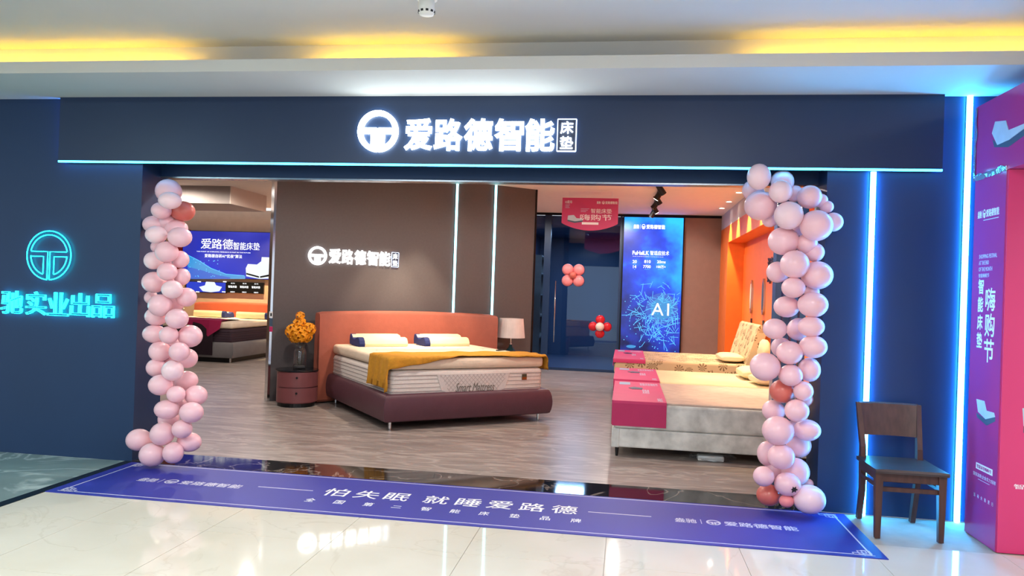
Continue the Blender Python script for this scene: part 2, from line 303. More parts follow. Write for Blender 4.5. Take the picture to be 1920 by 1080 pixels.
# ------------------------------------------------------------------ the mall concourse: floor, walls, ceiling
OPL, OPR = -3.41, 1.99
floor = struct('floor', B(-3.42, 9, -13, .02, -.06, -.006), 'grout')
tile_me = None
for i in range(-5, 8):
    for j in range(-6, 1):
        x0 = max(.51+.8*i, -3.385); x1 = .51+.8*(i+1)-.003; y0 = -1.5+.8*j; y1 = min(y0+.797, 0)
        if x1-x0 < .05: continue
        obj('tile', B(x0, x1, y0, y1, -.012, 0), 'tile', floor)
struct('floor_left', B(-14, -3.47, -13, .02, -.06, 0), 'marble')
struct('trim_1', B(-3.47, -3.388, -13, .02, -.05, .0015), 'strip')
struct('floor_back', B(-3.388, 9, -13, -6.31, -.01, 0), 'tile')
struct('wall_left', B(-14, OPL, 0, .36, 0, 3.12), 'navy')
struct('wall_right', B(OPR, 9, 0, .36, 0, 3.12), 'navy')
struct('wall_header', B(OPL, OPR, .26, .36, 2.395, 3.12), 'navy')
bm = bmesh.new(); box(bm, -4.142, 2.745, -.058, -.022, 2.473, 3.0); box(bm, -4.10, 2.703, -.022, 0, 2.473, 3.0); struct('wall_fascia', bm, 'fascia')
bm = B(OPL, 1.71, .25, .36, 2.383, 2.395); struct('trim_2', bm, 'darkchrome')
struct('threshold', B(OPL, OPR, -.03, .352, -.05, .004), 'stone')
bm = bmesh.new(); box(bm, -14, 9, -.752, .3, 3.0, 3.025); box(bm, -14, 9, -.752, -.715, 3.025, 3.086); struct('ceiling', bm, 'white')
struct('ceiling_upper', B(-14, 9, -13, -.53, 3.243, 3.3), 'white')
struct('wall_cove', B(-14, 9, -.55, -.5, 3.025, 3.243), 'white')
for nm, x0, x1, lb in [('cove_lamp', -9.0, -2.70, 'amber cove light glowing in ceiling slot above left navy wall'),
                       ('cove_lamp', -1.66, -.68, 'short amber cove light in the ceiling slot above the shop sign'),
                       ('cove_lamp', 1.36, 8.0, 'amber cove light in ceiling slot above pink arch')]:
    t = thing(nm, lb, 'light', ((x0+x1)/2, -.70, 3.03))
    obj('light_blocker', B(x0, x1, -.715, -.6945, 3.068, 3.072), 'white_plastic', t)  # unseen cap, added to keep the tube's light off the ceiling
    obj('light_tube', B(x0, x1, -.713, -.707, 3.048, 3.058), 'cove', t)

# detector on the upper ceiling
p = atz(800, 16, 3.17)
t = thing('smoke_detector', 'small white smoke detector hanging from the mall ceiling', 'detector', (p.x, p.y, 3.243))
obj('base', lathe([(.062, 3.243), (.062, 3.222), (.05, 3.215)], 24, (p.x, p.y, 0)), 'white_plastic', t, smooth=False)
obj('body', lathe([(.046, 3.222), (.048, 3.17), (.05, 3.15), (.042, 3.132), (.02, 3.126), (.004, 3.125)], 24, (p.x, p.y, 0)), 'white_plastic', t, smooth=True)
for k in range(10):
    a = 2*math.pi*k/10; c, s = math.cos(a), math.sin(a); bm = bmesh.new(); q = Vector((p.x+.047*c, p.y+.047*s, 3.148))
    tg = Vector((-s, c, 0)); rd = Vector((c, s, 0))
    loft(bm, [[q+tg*.008*x+rd*.006*e+Vector((0, 0, .006*z)) for x, z in ((-1, -1), (1, -1), (1, 1), (-1, 1))] for e in (-1, .6)])
    obj('vent_slot', bm, 'black', t)

# ------------------------------------------------------------------ light strips on the front
def strip_light(label, b, m, group=None):
    x0, x1, y0, y1, z0, z1 = b
    t = thing('neon_strip', label, 'light', ((x0+x1)/2, y1, z0))
    vert = (z1-z0) > (x1-x0)
    if vert: obj('channel', B(x0-.006, x1+.006, y1-.004, y1, z0, z1), 'darkmetal', t)
    else: obj('channel', B(x0, x1, y1-.004, y1, z0, z1), 'darkmetal', t)
    obj('diffuser', B(x0, x1, y0, y1-.004, z0, z1), m, t)
strip_light('white-blue vertical light strip on navy wall behind the wooden chair', (2.285, 2.318, -.022, 0, 0.0, 2.456), 'neon')
strip_light('tall white-blue light strip on navy wall between chair and pink arch', (2.912, 2.945, -.022, 0, 0.0, 3.0), 'neon')
strip_light('long cyan light strip along the bottom edge of the sign fascia', (-4.142, 2.745, -.058, -.036, 2.459, 2.473), 'led')
for sx, x, lb in ((1, 2.703, 'blue light strip glowing behind the right end of the sign fascia'), (-1, -4.10, 'blue light strip glowing behind the left end of the sign fascia')):
    t = thing('neon_strip', lb, 'light', (x, -.011, 2.475)); a, b, c = sorted((x, x+sx*.004)), sorted((x+sx*.004, x+sx*.014)), 0
    obj('channel', B(*a, -.02, -.002, 2.475, 2.998), 'darkmetal', t); obj('diffuser', B(*b, -.017, -.005, 2.475, 2.998), 'blue_led', t)

# ------------------------------------------------------------------ the illuminated signs
def shop_sign(label, fr, loc, cx, cz, rr, x0, x1, z0, z1, bx0, bx1, bz0, bz1, depth, sm):
    t = thing('illuminated_sign', label, 'sign', loc)
    emblem('emblem', t, fr, cx, cz, rr, rr, sm, depth)
    n = 5; w = (x1-x0)/n
    for i, ch in enumerate('爱路德智能'): text('character', ch, t, fr, (x0+w*i+w*.02, x0+w*(i+1)-w*.02, z0, z1), sm, .03, depth)
    bd = panel('badge', (bx0, bx1, bz0, bz1), t, fr, 'sign_face', depth*.6)
    e = (bx1-bx0)*.05; segs = [((bx0, bz0), (bx1, bz0)), ((bx1, bz0), (bx1, bz1)), ((bx1, bz1), (bx0, bz1)), ((bx0, bz1), (bx0, bz0))]
    line_of(t, 'badge_rim', fr, segs, e, 'badge_rim', depth*.7)
    mx = (bx1-bx0)*.15; hz = (bz1-bz0)/2
    text('character', '床', t, fr, (bx0+mx, bx1-mx, bz0+hz*1.08, bz1-hz*.14), sm, .012, depth)
    text('character', '垫', t, fr, (bx0+mx, bx1-mx, bz0+hz*.14, bz1-hz*1.08), sm, .012, depth)
FRF = F((0, -.058, 0))
shop_sign('large white illuminated shop sign on the dark fascia above the entrance', FRF, (-.7, -.058, 2.57), -1.375, 2.722, .162, -1.168, .012, 2.574, 2.824, .028, .168, 2.578, 2.818, .03, 'sign')

# turquoise neon sign on the left wall
t = thing('neon_sign', 'turquoise neon emblem with outlined characters on the left navy wall', 'sign', (-4.2, -.01, 1.17))
cx, cz, R = -4.224, 1.68, .205; yv = -.022
def ring_pts(r, a0, a1, n=40): return [(cx+r*math.cos(a0+(a1-a0)*i/n), yv, cz+r*math.sin(a0+(a1-a0)*i/n)) for i in range(n+1)]
def neon_tube(pts, r=.0045, closed=False):
    bm = bmesh.new(); tube(bm, pts, r, 6, closed); obj('neon_tube', bm, 'cyan', t, smooth=True)
g = .045
neon_tube(ring_pts(R, -math.pi/2+g, 1.5*math.pi-g, 56))
neon_tube(ring_pts(R*.84, math.radians(12), math.radians(168), 40))
for sx in (-1, 1):
    P = lambda x, y: (cx+sx*x*R, yv, cz+y*R)
    neon_tube([P(.05, -.98), P(.05, .15), P(.80, .15)])
    a = [P(.22, -.04), P(.22, -.78)]
    arc = [(cx+sx*R*.82*math.cos(q), yv, cz+R*.82*math.sin(q)) for q in [math.radians(-72+70*k/14) for k in range(15)]]
    neon_tube([P(.24, -.76), P(.24, -.05), P(.80, -.05)]); neon_tube(arc)
FRL = F((0, -.012, 0))
xs = [(-4.655, -4.452), (-4.418, -4.232), (-4.216, -4.022), (-4.006, -3.828), (-3.806, -3.604)]
for (a, b), ch in zip(xs, '驰实业出品'): text('neon_character', ch, t, FRL, (a, b, 1.176, 1.372), 'cyan', 0, .022, outline=.009)
M['cyan_back'] = M['navy']

# ------------------------------------------------------------------ the blue mat
t = thing('floor_mat', 'long royal blue printed mat lying in front of the shop entrance', 'mat', (-.61, -.51, 0))
obj('sheet', B(-3.385, 2.168, -.99, -.04, .0, .005), 'matblue', t)
FM = F((0, 0, .005), (1, 0, 0), (0, 1, 0))
b0, b1, c0, c1 = -3.30, 2.085, -.945, -.075
line_of(t, 'border_line', FM, [((b0, c0), (b1, c0)), ((b1, c0), (b1, c1)), ((b1, c1), (b0, c1)), ((b0, c1), (b0, c0))], .010, 'print_soft', .0008)
for sx, sy, x, y in [(1, 1, b0, c0), (-1, 1, b1, c0), (1, -1, b0, c1), (-1, -1, b1, c1)]:
    q = lambda a, b: (x+sx*a*.12-sx*.02, y+sy*b*.10-sy*.015)
    pl = [(0, .1), (1, .1), (1, .5), (.3, .5), (.3, .9), (.7, .9), (.7, .3), (.1, .3), (.1, 1), (.5, 1), (.5, 0)]
    line_of(t, 'corner_ornament', FM, [(q(*a), q(*b)) for a, b in zip(pl, pl[1:])], .007, 'print_soft', .0008)
brand_row(t, FM, (-2.99, -2.17, -.565, -.465), 'print_soft', .0008)
brand_row(t, FM, (.955, 1.755, -.555, -.455), 'print_soft', .0008)
line_of(t, 'rule', FM, [((-2.06, -.475), (-1.635, -.475))], .012, 'print_soft', .0008)
line_of(t, 'rule', FM, [((.37, -.477), (.80, -.477))], .012, 'print_soft', .0008)
for ch, c in zip('怕失眠就睡爱路德', (-1.455, -1.22, -1.0, -.71, -.475, -.25, -.02, .205)): text('character', ch, t, FM, (c-.09, c+.09, -.567, -.367), 'print_white', .009, .0008)
for ch, c in zip('全国第二智能床垫品牌', (-1.555, -1.345, -1.134, -.93, -.725, -.52, -.32, -.11, .095, .30)):
    k = .024 if ch == '二' else 0
    text('character', ch, t, FM, (c-.034, c+.034, -.748+k*.5, -.664-k), 'print_white', .0, .0008)

# ------------------------------------------------------------------ the shop shell
struct('floor_shop', B(-13, 3.2, .352, 14, -.05, 0), 'plank')
struct('ceiling_shop', B(-13, 3.4, .36, 9.4, 3.09, 3.15), 'interior_ceiling')
TH = math.radians(38.5); T2 = Vector((math.cos(TH), math.sin(TH), 0)); N2 = Vector((math.sin(TH), -math.cos(TH), 0)); P0 = Vector((-3.9, 3.47, 0))
def L2(s, d, z=0): return P0+T2*s+N2*d+Vector((0, 0, z))
def struct_local(name, bm, m):
    o = struct(name, bm, m); o.matrix_basis = Matrix.LocRotScale(P0, Matrix.Rotation(TH, 3, 'Z'), None); return o
struct_local('wall_feature', B(0, 3.9, 0, .14, 0, 3.09), 'grey')
struct_local('trim_3', B(-.03, 0, -.012, .152, 0, 3.09), 'chrome')
struct_local('trim_4', B(3.9, 3.925, -.012, .152, 0, 3.09), 'darkmetal')
struct('wall_far_left', B(-13, -1.4, 9.96, 10.1, 0, 3.09), 'beige')
struct('wall_side', B(-13.1, -13, .36, 10.1, 0, 3.09), 'beige')
struct('wall_bulkhead', B(-13, -5.95, 6.03, 7.3, 2.8, 3.09), 'greywall')
struct('wall_bulkhead_side', B(-5.95, -5.935, 6.03, 7.3, 2.8, 3.09), 'pale')  # thin slab, colours the bulkhead's side paler than its front
struct('wall_back', B(1.64, 2.5, 9.25, 9.4, 0, 3.09), 'brown')
struct('trim_5', B(-1.6, 2.34, 9.235, 9.25, 3.04, 3.09), 'darkmetal')
# right-hand wall with the orange alcove
struct('wall_alcove_band', B(2.33, 2.9, .36, 9.25, 2.81, 3.09), 'band')
struct('wall_alcove_header', B(2.33, 2.9, .36, 8.2, 2.51, 2.81), 'orange')
struct('wall_alcove_column', B(2.33, 2.9, 8.2, 9.25, 0, 2.81), 'orange')
struct('wall_alcove_back', B(2.62, 2.9, .36, 8.2, 0, 2.51), 'orange')
t = thing('alcove_board', 'orange board with silver ornaments and dark lettering behind the right beds', 'panel', (2.61, 5.5, .1))
obj('board', B(2.598, 2.612, 1.0, 8.12, .05, 2.30), 'orange', t)
FA = F((2.598, 0, 0), (0, -1, 0), (0, 0, 1))
text('lettering', '深度睡眠', t, FA, (-5.75, -4.95, 1.93, 2.13), 'darkmetal', .03, .01)
text('lettering', 'Support', t, FA, (-5.75, -5.15, 1.75, 1.86), 'darkmetal', .03, .01)
for y, k in ((7.05, 0), (5.95, 1)):
    pts = [(-y+.09*math.sin(a)*(1-.25*math.cos(a)), 1.56+.27*math.cos(a)) for a in [2*math.pi*i/20 for i in range(20)]]
    poly('silver_ornament', pts, t, FA, 'silver', .03)
    poly('ornament_core', [(-y+.035*math.sin(a), 1.57+.20*math.cos(a)) for a in [2*math.pi*i/14 for i in range(14)]], t, FA, 'pale' if k == 0 else 'picture2', .006, lift=.03)
    panel('caption_plate', (-y-.06, -y+.06, 1.10, 1.21), t, FA, 'darkmetal', .012)

# navy room behind the glass
GX0, GX1 = -1.55, .46
struct('wall_room_back', B(GX0, GX1, 13.0, 13.1, 0, 3.04), 'backroom')
struct('wall_room_left', B(GX0-.1, GX0, 9.3, 13.1, 0, 3.04), 'backroom')
struct('wall_room_right', B(GX1, GX1+.1, 9.3, 13.1, 0, 3.04), 'backroom')
struct('ceiling_room', B(GX0, GX1, 9.3, 13.1, 2.86, 3.04), 'backroom')
struct('floor_room', B(GX0, GX1, 9.3, 13.1, 0, .004), 'backfloor')
area('room_fill_light', (-.5, 11.0, 2.82), .6, .6, 26, (.66, .82, 1))  # unseen fill added to brighten the room behind the glass
w = struct('window_1', B(-.92, .42, 9.262, 9.272, .05, 3.03), 'glass')
struct('window_2', B(-1.5, -1.05, 9.262, 9.272, .05, 3.03), 'glass')
fb = bmesh.new(); box(fb, -1.55, .46, 9.24, 9.29, 0, .05); box(fb, .42, .46, 9.24, 9.29, .05, 3.04); box(fb, -1.05, -.92, 9.22, 9.31, .05, 3.04); box(fb, -1.6, -1.5, 9.24, 9.29, .05, 3.04); struct('trim_6', fb, 'navy')
t = thing('door_handle', 'slim metal pull handle on the tinted glass door', 'handle', (-.80, 9.25, .6))
bm = bmesh.new(); tube(bm, [(-.80, 9.20, .55), (-.80, 9.20, 1.75)], .012, 8); obj('bar', bm, 'chrome', t, smooth=True)
for z in (.65, 1.65):
    bm = bmesh.new(); tube(bm, [(-.80, 9.20, z), (-.80, 9.262, z)], .008, 6); obj('mount', bm, 'chrome', t)
t = thing('shelf_unit', 'grey open shelf unit standing in the room behind glass', 'shelf', (-1.32, 11.2, 0))
for y in (10.2, 12.1): obj('side_panel', B(-1.54, -1.2, y, y+.03, .005, 2.3), 'shelf', t)
for z in (.1, .55, 1.0, 1.45, 1.9, 2.27): obj('shelf_board', B(-1.54, -1.2, 10.23, 12.1, z, z+.03), 'shelf', t)

# folded glass leaves beside the right jamb
for k in range(4):
    x = 1.73+.062*k
    t = thing('folded_glass_leaf', ['grey-blue folded glass leaf nearest the shop interior at right jamb', 'second folded glass leaf from the interior at right jamb', 'third folded glass leaf from the interior at right jamb', 'folded glass leaf touching the right navy jamb'][k], 'door leaf', (x, .36, 0), 0, 'folded leaves at the right jamb')
    obj('pane', B(x-.022, x+.022, .29+.01*(k % 2), .42, .06, 2.31), 'folded', t)
    obj('bottom_rail', B(x-.026, x+.026, .285+.01*(k % 2), .425, .004, .06), 'darkmetal', t)
    obj('top_rail', B(x-.026, x+.026, .285+.01*(k % 2), .425, 2.31, 2.372), 'darkmetal', t)

# ------------------------------------------------------------------ signs and light strips on the feature wall
FW = F(P0+N2*.002, T2, (0, 0, 1))
shop_sign('small white illuminated sign on the grey wall above the plum bed', FW, L2(1.1, 0, 1.77), .555, 1.894, .123, .70, 1.575, 1.80, 2.0, 1.59, 1.69, 1.795, 1.995, .02, 'sign_in')
for s, z0, lb in [(2.557, 1.02, 'pale cyan light strip rising from the headboard middle-right on grey wall'), (3.195, 1.10, 'pale cyan light strip beside the white lamp on grey wall')]:
    t = thing('neon_strip', lb, 'light', L2(s, 0, z0), TH)
    obj('channel', B(-.022, .022, -.006, 0, 0, 3.085-z0), 'darkmetal', t, True); obj('diffuser', B(-.016, .016, -.018, -.006, 0, 3.085-z0), 'neon_in', t, True)

# ------------------------------------------------------------------ beds
def rounded_slab(w, y0, y1, z0, z1, r=.05, seg=3):
    return B(-w/2, w/2, y0, y1, z0, z1, r=r, seg=seg)
def contour_pillow(parent_label, loc, rotz, group, length=.64):
    t = thing('contour_pillow', parent_label, 'pillow', loc, rotz, group)
    def prof(k=1.0):
        top = [(-.17, .075), (-.14, .105), (-.09, .115), (-.03, .09), (.04, .082), (.10, .10), (.15, .135), (.185, .14), (.205, .11), (.21, .06), (.20, .012), (0, .0), (-.18, .0), (-.19, .035)]
        return [(y*k, .06+(z-.06)*k) for y, z in top]
    bm = bmesh.new(); rings = []
    for s, k in [(-length/2+.015, 1.0), (-length/4, 1.02), (0, 1.02), (length/4, 1.02), (length/2-.015, 1.0), (length/2, .86)]:
        rings.append([(s, y, max(z, 0)) for y, z in prof(k)])
    loft(bm, rings); obj('cushion', bm, 'pillow', t, True, smooth='auto')
    bm = bmesh.new(); loft(bm, [[(s, y, max(z, 0)) for y, z in prof(k)] for s, k in [(-length/2, .9), (-length/2+.006, 1.012), (-length/2+.075, 1.015)]])
    obj('end_panel', bm, 'navycloth', t, True); return t
def soft_bed(name, label, loc, rotz, frame_m, head_m, main, W0=-1.16, W1=1.42, hd=0.0, mat_m='linen', pipe_m='piping'):
    t = thing(name, label, 'bed', loc, rotz)
    hw = 1.02
    # headboard, curved in plan, wings forward
    bm = bmesh.new(); rings = []
    for i in range(33):
        u = -1+2*i/32; s = (W0+W1)/2+(W1-W0)/2*u
        f = 1.02-.14*abs(u)**3; b = 1.20-.10*abs(u)**3
        top = 1.165-hd+.025*(1-u*u)-(.015 if abs(u) > .96 else 0)
        rings.append([(s, f+.03, .02), (s, f, .05), (s, f, top-.05), (s, f+.02, top-.012), (s, f+.05, top), (s, b-.03, top), (s, b, top-.03), (s, b, .02)])
    loft(bm, rings); obj('headboard', bm, head_m, t, True, smooth='auto')
    # bulging frame
    prof = [(-.07, .09), (-.012, .088), (.008, .10), (.020, .14), (.027, .19), (.028, .235), (.022, .29), (.010, .335), (-.004, .362), (-.022, .376), (-.04, .38), (-.07, .378)]
    path = [(-1, 0, -hw, 1.0), (-1, -1, -hw, -1.15), (1, -1, hw, -1.15), (1, 0, hw, 1.0)]
    bm = bmesh.new(); loft(bm, [[(x+dx*o, y+dy*o, z) for o, z in prof] for dx, dy, x, y in path]); obj('bed_frame', bm, frame_m, t, True, smooth='auto')
    obj('slat_base', B(-.95, .95, -1.08, .98, .24, .30), 'darkmetal', t, True)
    for x in (-.93, .93):
        for y in (-1.06, .85):
            o = obj('leg', lathe([(.016, 0), (.018, .01), (.018, .10)], 12, (x, y, 0)), 'chrome', t, True, smooth=False)
    o = obj('leg', lathe([(.016, 0), (.018, .01), (.018, .24)], 12, (0, -.6, 0)), 'darkmetal', t, True)
    mt = obj('mattress', rounded_slab(1.90, -1.09, .97, .305, .625,   .045, 3), mat_m, t, True, smooth=True)
    for z in (.40, .44, .485, .53, .57):
        bm = bmesh.new(); w_ = .952; y0, y1 = -1.092, .972; rr = .05; pts = []
        for cx_, cy_, a0 in [(w_-rr, y1-rr, 0), (-w_+rr, y1-rr, 90), (-w_+rr, y0+rr, 180), (w_-rr, y0+rr, 270)]:
            for k in range(5):
                a = math.radians(a0+90*k/4); pts.append((cx_+rr*math.cos(a), cy_+rr*math.sin(a), z))
        tube(bm, pts, .0065 if z in (.40, .57) else .004, 6, True); obj('piping', bm, pipe_m, mt, True)
    tp = obj('topper', rounded_slab(1.92, -1.10, .97, .632, .755, .04, 3), 'topper', t, True, smooth=True)
    for i in range(5):
        for j in range(5):
            o = obj('tuft_button', lathe([(.016, .752), (.014, .757), (.004, .759)], 8, (-.72+.36*i, -.85+.42*j, 0)), 'piping', tp, True)
    if main:
        fr = F((0, -1.094, 0))
        pts = [(-.42, .575), (-.36, .40), (-.22, .345), (.30, .345), (.44, .40), (.50, .575)]
        poly('quilted_panel', pts, mt, fr, 'linen2', .006, True)
        seg = []
        for k in range(-8, 22):
            a = -.42+.05*k
            for d in (1, -1):
                p0 = (a, .35); p1 = (a+d*.21, .57); c = []
                for q in range(13):
                    x = p0[0]+(p1[0]-p0[0])*q/12; z = .35+.22*q/12
                    lo = -.40+(.16*(.575-z)/.23); hi = .48-(.16*(.575-z)/.23)
                    if lo < x < hi: c.append((x, z))
                if len(c) > 1: seg.append((c[0], c[-1]))
        line_of(mt, 'quilt_stitch', fr, seg, .005, 'piping', .008, True)
        text('embroidery', 'Smart Mattress', mt, fr, (-.19, .30, .375, .475), 'thread', .002, .010, local=True, shear=.35)
        panel('brand_tag', (.665, .725, .49, .555), mt, fr, 'tag', .010, True)
        panel('brand_tag_foot', (.665, .725, .49, .52), mt, fr, 'gold', .012, True)
    return t
bed = soft_bed('upholstered_bed', 'plum leather bed with terracotta headboard against the grey feature wall', L2(1.66, 1.30), TH, 'plum', 'terracotta', True)
for s, lb in [(1.21, 'cream contour pillow nearer the orange flowers on the plum bed'), (2.10, 'cream contour pillow nearer the white lamp on the plum bed')]:
    contour_pillow(lb, L2(s, .66, .757), TH, 'pillows on the plum bed', .66)
# mustard throw over the foot of the bed
def drape():
    bm = bmesh.new(); nx, ny = 84, 30; V = []
    top = .766; ex = .968; ey = -1.105
    for i in range(nx+1):
        a = -1.30+ (2.44)*i/nx
        u = (a+1.30)/2.44
        row = []
        front = -1.105-(.14*max(0, 1-u*1.9)**1.0) - .02*math.sin(9*u)
        back = -.52-.10*u
        for j in range(ny+1):
            b = back+(front-back)*j/ny
            da = max(0, abs(a)-ex); db = max(0, ey-b)
            x = math.copysign(min(abs(a), ex+.012), a) if abs(a) > ex else a
            y = max(b, ey-.012)
            wr = .006*math.sin(31*b+2*math.sin(5*a))+.004*math.sin(17*a+9*b)
            z = top+max(0, wr)+.004-da-db
            if da > 0: x += math.copysign(.012+.022*max(0, math.sin(34*b+a*3))*min(1, da*6)+.02*min(1, da*4), a); y += .02*math.sin(20*da)*min(1, da*3)
            if db > 0: y -= .010+.02*max(0, math.sin(26*a))*min(1, db*8)
            z = max(z, .40+.02*math.sin(30*b))
            row.append(bm.verts.new((x, y, z)))
        V.append(row)
    fs = [bm.faces.new((V[i][j], V[i+1][j], V[i+1][j+1], V[i][j+1])) for i in range(nx) for j in range(ny)]
    bmesh.ops.recalc_face_normals(bm, faces=bm.faces)
    r = bmesh.ops.extrude_face_region(bm, geom=fs); 
    for v in [e for e in r['geom'] if isinstance(e, bmesh.types.BMVert)]: v.co.z += .006; v.co.y -= .004
    return bm
o = obj('throw_blanket', drape(), 'mustard', smooth=True); o.matrix_basis = Matrix.LocRotScale(L2(1.66, 1.30), Matrix.Rotation(TH, 3, 'Z'), None)
tag(o, 'mustard yellow throw draped over the foot of the plum bed', 'blanket')
t = thing('remote_control', 'small black remote lying on the mustard throw', 'remote', L2(2.33, 1.85, .782), TH+.5)
obj('case', B(-.07, .07, -.022, .022, .0, .014, r=.005), 'black', t, True)
for k in range(3): obj('button', lathe([(.006, .013), (.005, .017)], 8, (-.03+.03*k, 0, 0)), 'darkmetal', t, True)

def nightstand(label, loc, rotz):
    t = thing('nightstand', label, 'nightstand', loc, rotz)
    obj('plinth', lathe([(.225, 0), (.225, .05)], 32), 'black', t, True)
    obj('body', lathe([(.242, .05), (.242, .435)], 40), 'terra2', t, True, smooth='auto')
    for z0, z1 in ((.062, .238), (.25, .428)):
        bm = bmesh.new(); arc_panel(bm, .236, .256, math.radians(-165), math.radians(-15), z0, z1, 22); d = obj('drawer', bm, 'terra2', t, True, smooth='auto')
        a = math.radians(-105); c, s = math.cos(a), math.sin(a); z = (z0+z1)/2+.03; bm = bmesh.new()
        tube(bm, [(.25*c, .25*s, z), (.272*c, .272*s, z)], [.008, .014], 10); obj('knob', bm, 'darkmetal', d, True)
    obj('top', lathe([(.262, .437), (.266, .443), (.262, .452)], 40), 'smoke', t, True); return t
nightstand('round dusty rose nightstand with two drawers under the orange flowers', L2(.235, .42), TH)
nightstand('round dusty rose nightstand under the white lamp beyond the bed', L2(3.40, .34), TH)
# vase with flowers
vp = L2(.265, .40, .452)
t = thing('flower_vase', 'clear glass vase of orange hydrangeas on the round nightstand', 'vase', vp)
obj('glass', lathe([(.075, 0), (.08, .01), (.08, .21), (.07, .245), (.055, .262), (.055, .30), (.058, .305), (.050, .30), (.050, .262), (.065, .242), (.074, .21), (.074, .015), (.004, .012)], 28), 'vase', t, True, smooth=True)
obj('pebble_fill', lathe([(.004, .013), (.07, .014), (.071, .035), (.004, .04)], 20), 'shelf', t, True)
rnd = random.Random(3)
def blossom_mesh():
    bm = bmesh.new()
    for k in range(4):
        a = math.pi/2*k+.3; c, s = math.cos(a), math.sin(a); q = Vector((-s, c, 0)); d = Vector((c, s, 0)); up = Vector((0, 0, 1))
        v = [bm.verts.new(p) for p in (Vector((0, 0, 0)), d*.6+q*.5+up*.22, d*1.1+up*.12, d*.6-q*.5+up*.22, d*.55+up*.05)]
        bm.faces.new((v[0], v[4], v[1])); bm.faces.new((v[4], v[2], v[1])); bm.faces.new((v[0], v[3], v[4])); bm.faces.new((v[4], v[3], v[2]))
    me = bpy.data.meshes.new('blossom'); bm.to_mesh(me); bm.free(); me.materials.append(M['petal']); return me
bme = blossom_mesh()
heads = [(-.09, -.02, .47, .085), (.03, -.05, .44, .095), (.11, 0, .50, .07), (-.02, .02, .55, .08), (-.01, .0, .66, .045), (.05, .03, .42, .08), (-.05, -.03, .40, .07)]
for hx, hy, hz, hr in heads:
    bm = bmesh.new(); tube(bm, [(hx*.2, hy*.2, .05), (hx*.5, hy*.5, .28), (hx, hy, hz)], .004, 5); obj('stem', bm, 'stem', t, True)
    n = int(30*(hr/.08)**2)
    for i in range(n):
        zz = 1-2*(i+.5)/n; a = i*2.399; rr = math.sqrt(1-zz*zz); d = Vector((rr*math.cos(a), rr*math.sin(a), zz))
        o = bpy.data.objects.new('blossom', bme); COL.objects.link(o); o.parent = t
        k = hr*(.85+.25*rnd.random())
        o.matrix_basis = Matrix.LocRotScale(Vector((hx, hy, hz))+d*k, d.to_track_quat('Z', 'Y'), Vector((1, 1, 1))*rnd.uniform(.030, .042))
# table lamp
t = thing('table_lamp', 'white shaded table lamp with glass base right of the plum bed', 'lamp', L2(3.36, .32, .452), TH)
obj('base', lathe([(.055, 0), (.06, .01), (.085, .05), (.095, .11), (.085, .17), (.05, .22), (.025, .25), (.02, .29)], 24), 'lampglass', t, True, smooth=True)
obj('neck', lathe([(.022, .285), (.022, .30), (.01, .305), (.01, .40)], 12), 'chrome', t, True)
obj('shade', lathe([(.205, .385), (.175, .665), (.172, .665), (.202, .388), (.205, .385)], 36, cap=False), 'shade', t, True, smooth=False)
obj('bulb', lathe([(.004, .40), (.03, .43), (.035, .47), (.02, .51), (.004, .52)], 16), 'white_plastic', t, True, smooth=True)

# left bed beneath the wide display
bed2 = soft_bed('upholstered_bed', 'dark bed with orange headboard under the wide blue display at left', (-7.62, 8.66, 0), 0, 'slate', 'rust', False, -.99, 1.2, .115, 'dark_cloth', 'dark_cloth')
obj('plinth', B(-.93, .93, -1.06, .93, 0, .13), 'black', bed2, True)
for x, lb in [(-8.0, 'cream contour pillow on the left bed nearer the pink balloons'), (-7.05, 'cream contour pillow on the left bed nearer the grey wall')]:
    c = contour_pillow(lb, (x, 9.28, .757), math.pi, 'pillows on the left bed', .72)
bm = bmesh.new(); loft(bm, [[(-7.42, y, z), (-6.98, y, z)] for y, z in [(8.5, .764), (7.56, .764), (7.53, .75), (7.49, .62), (7.465, .40), (7.47, .14)]], closed=False)
bmesh.ops.solidify(bm, geom=list(bm.faces), thickness=-.008)
tag(obj('bed_runner', bm, 'dark_cloth'), 'dark plum runner hanging over the foot of the left bed', 'runner')
bm = bmesh.new(); loft(bm, [[(-8.62, 7.55, .70), (-8.60, 7.55, .778), (-8.60, 8.4, .778)], [(-7.6, 7.535, .70), (-7.6, 7.535, .782), (-7.6, 8.4, .782)], [(-7.3, 7.52, .66), (-7.3, 7.52, .785), (-7.3, 8.3, .785)], [(-7.08, 7.47, .48), (-7.08, 7.50, .787), (-7.1, 8.1, .787)], [(-6.86, 7.49, .63), (-6.84, 7.515, .785), (-6.9, 7.9, .785)]], closed=False)
bmesh.ops.solidify(bm, geom=list(bm.faces), thickness=.006)
tag(obj('throw_blanket', bm, 'cover'), 'crimson throw with hanging corner on the left bed', 'blanket')
t = thing('flower_vase', 'small vase of dried flowers beside the left bed headboard', 'vase', (-8.95, 9.5, .4535))
obj('glass', lathe([(.05, 0), (.06, .1), (.03, .22), (.035, .25)], 16, cap=True), 'lampglass', t, True, smooth=True)
for k in range(12):
    a = k*2.4; bm = bmesh.new(); e = Vector((.10*math.cos(a), .10*math.sin(a), .38+.02*k)); tube(bm, [(0, 0, .2), e], .004, 5); st = obj('stem', bm, 'stem', t, True)
    bm = bmesh.new(); bmesh.ops.create_icosphere(bm, subdivisions=1, radius=.03, matrix=Matrix.Translation(e)); obj('blossom', bm, 'pale', st, True)
nightstand('round dusty rose nightstand left of the left bed headboard', (-8.95, 9.5, 0), 0)

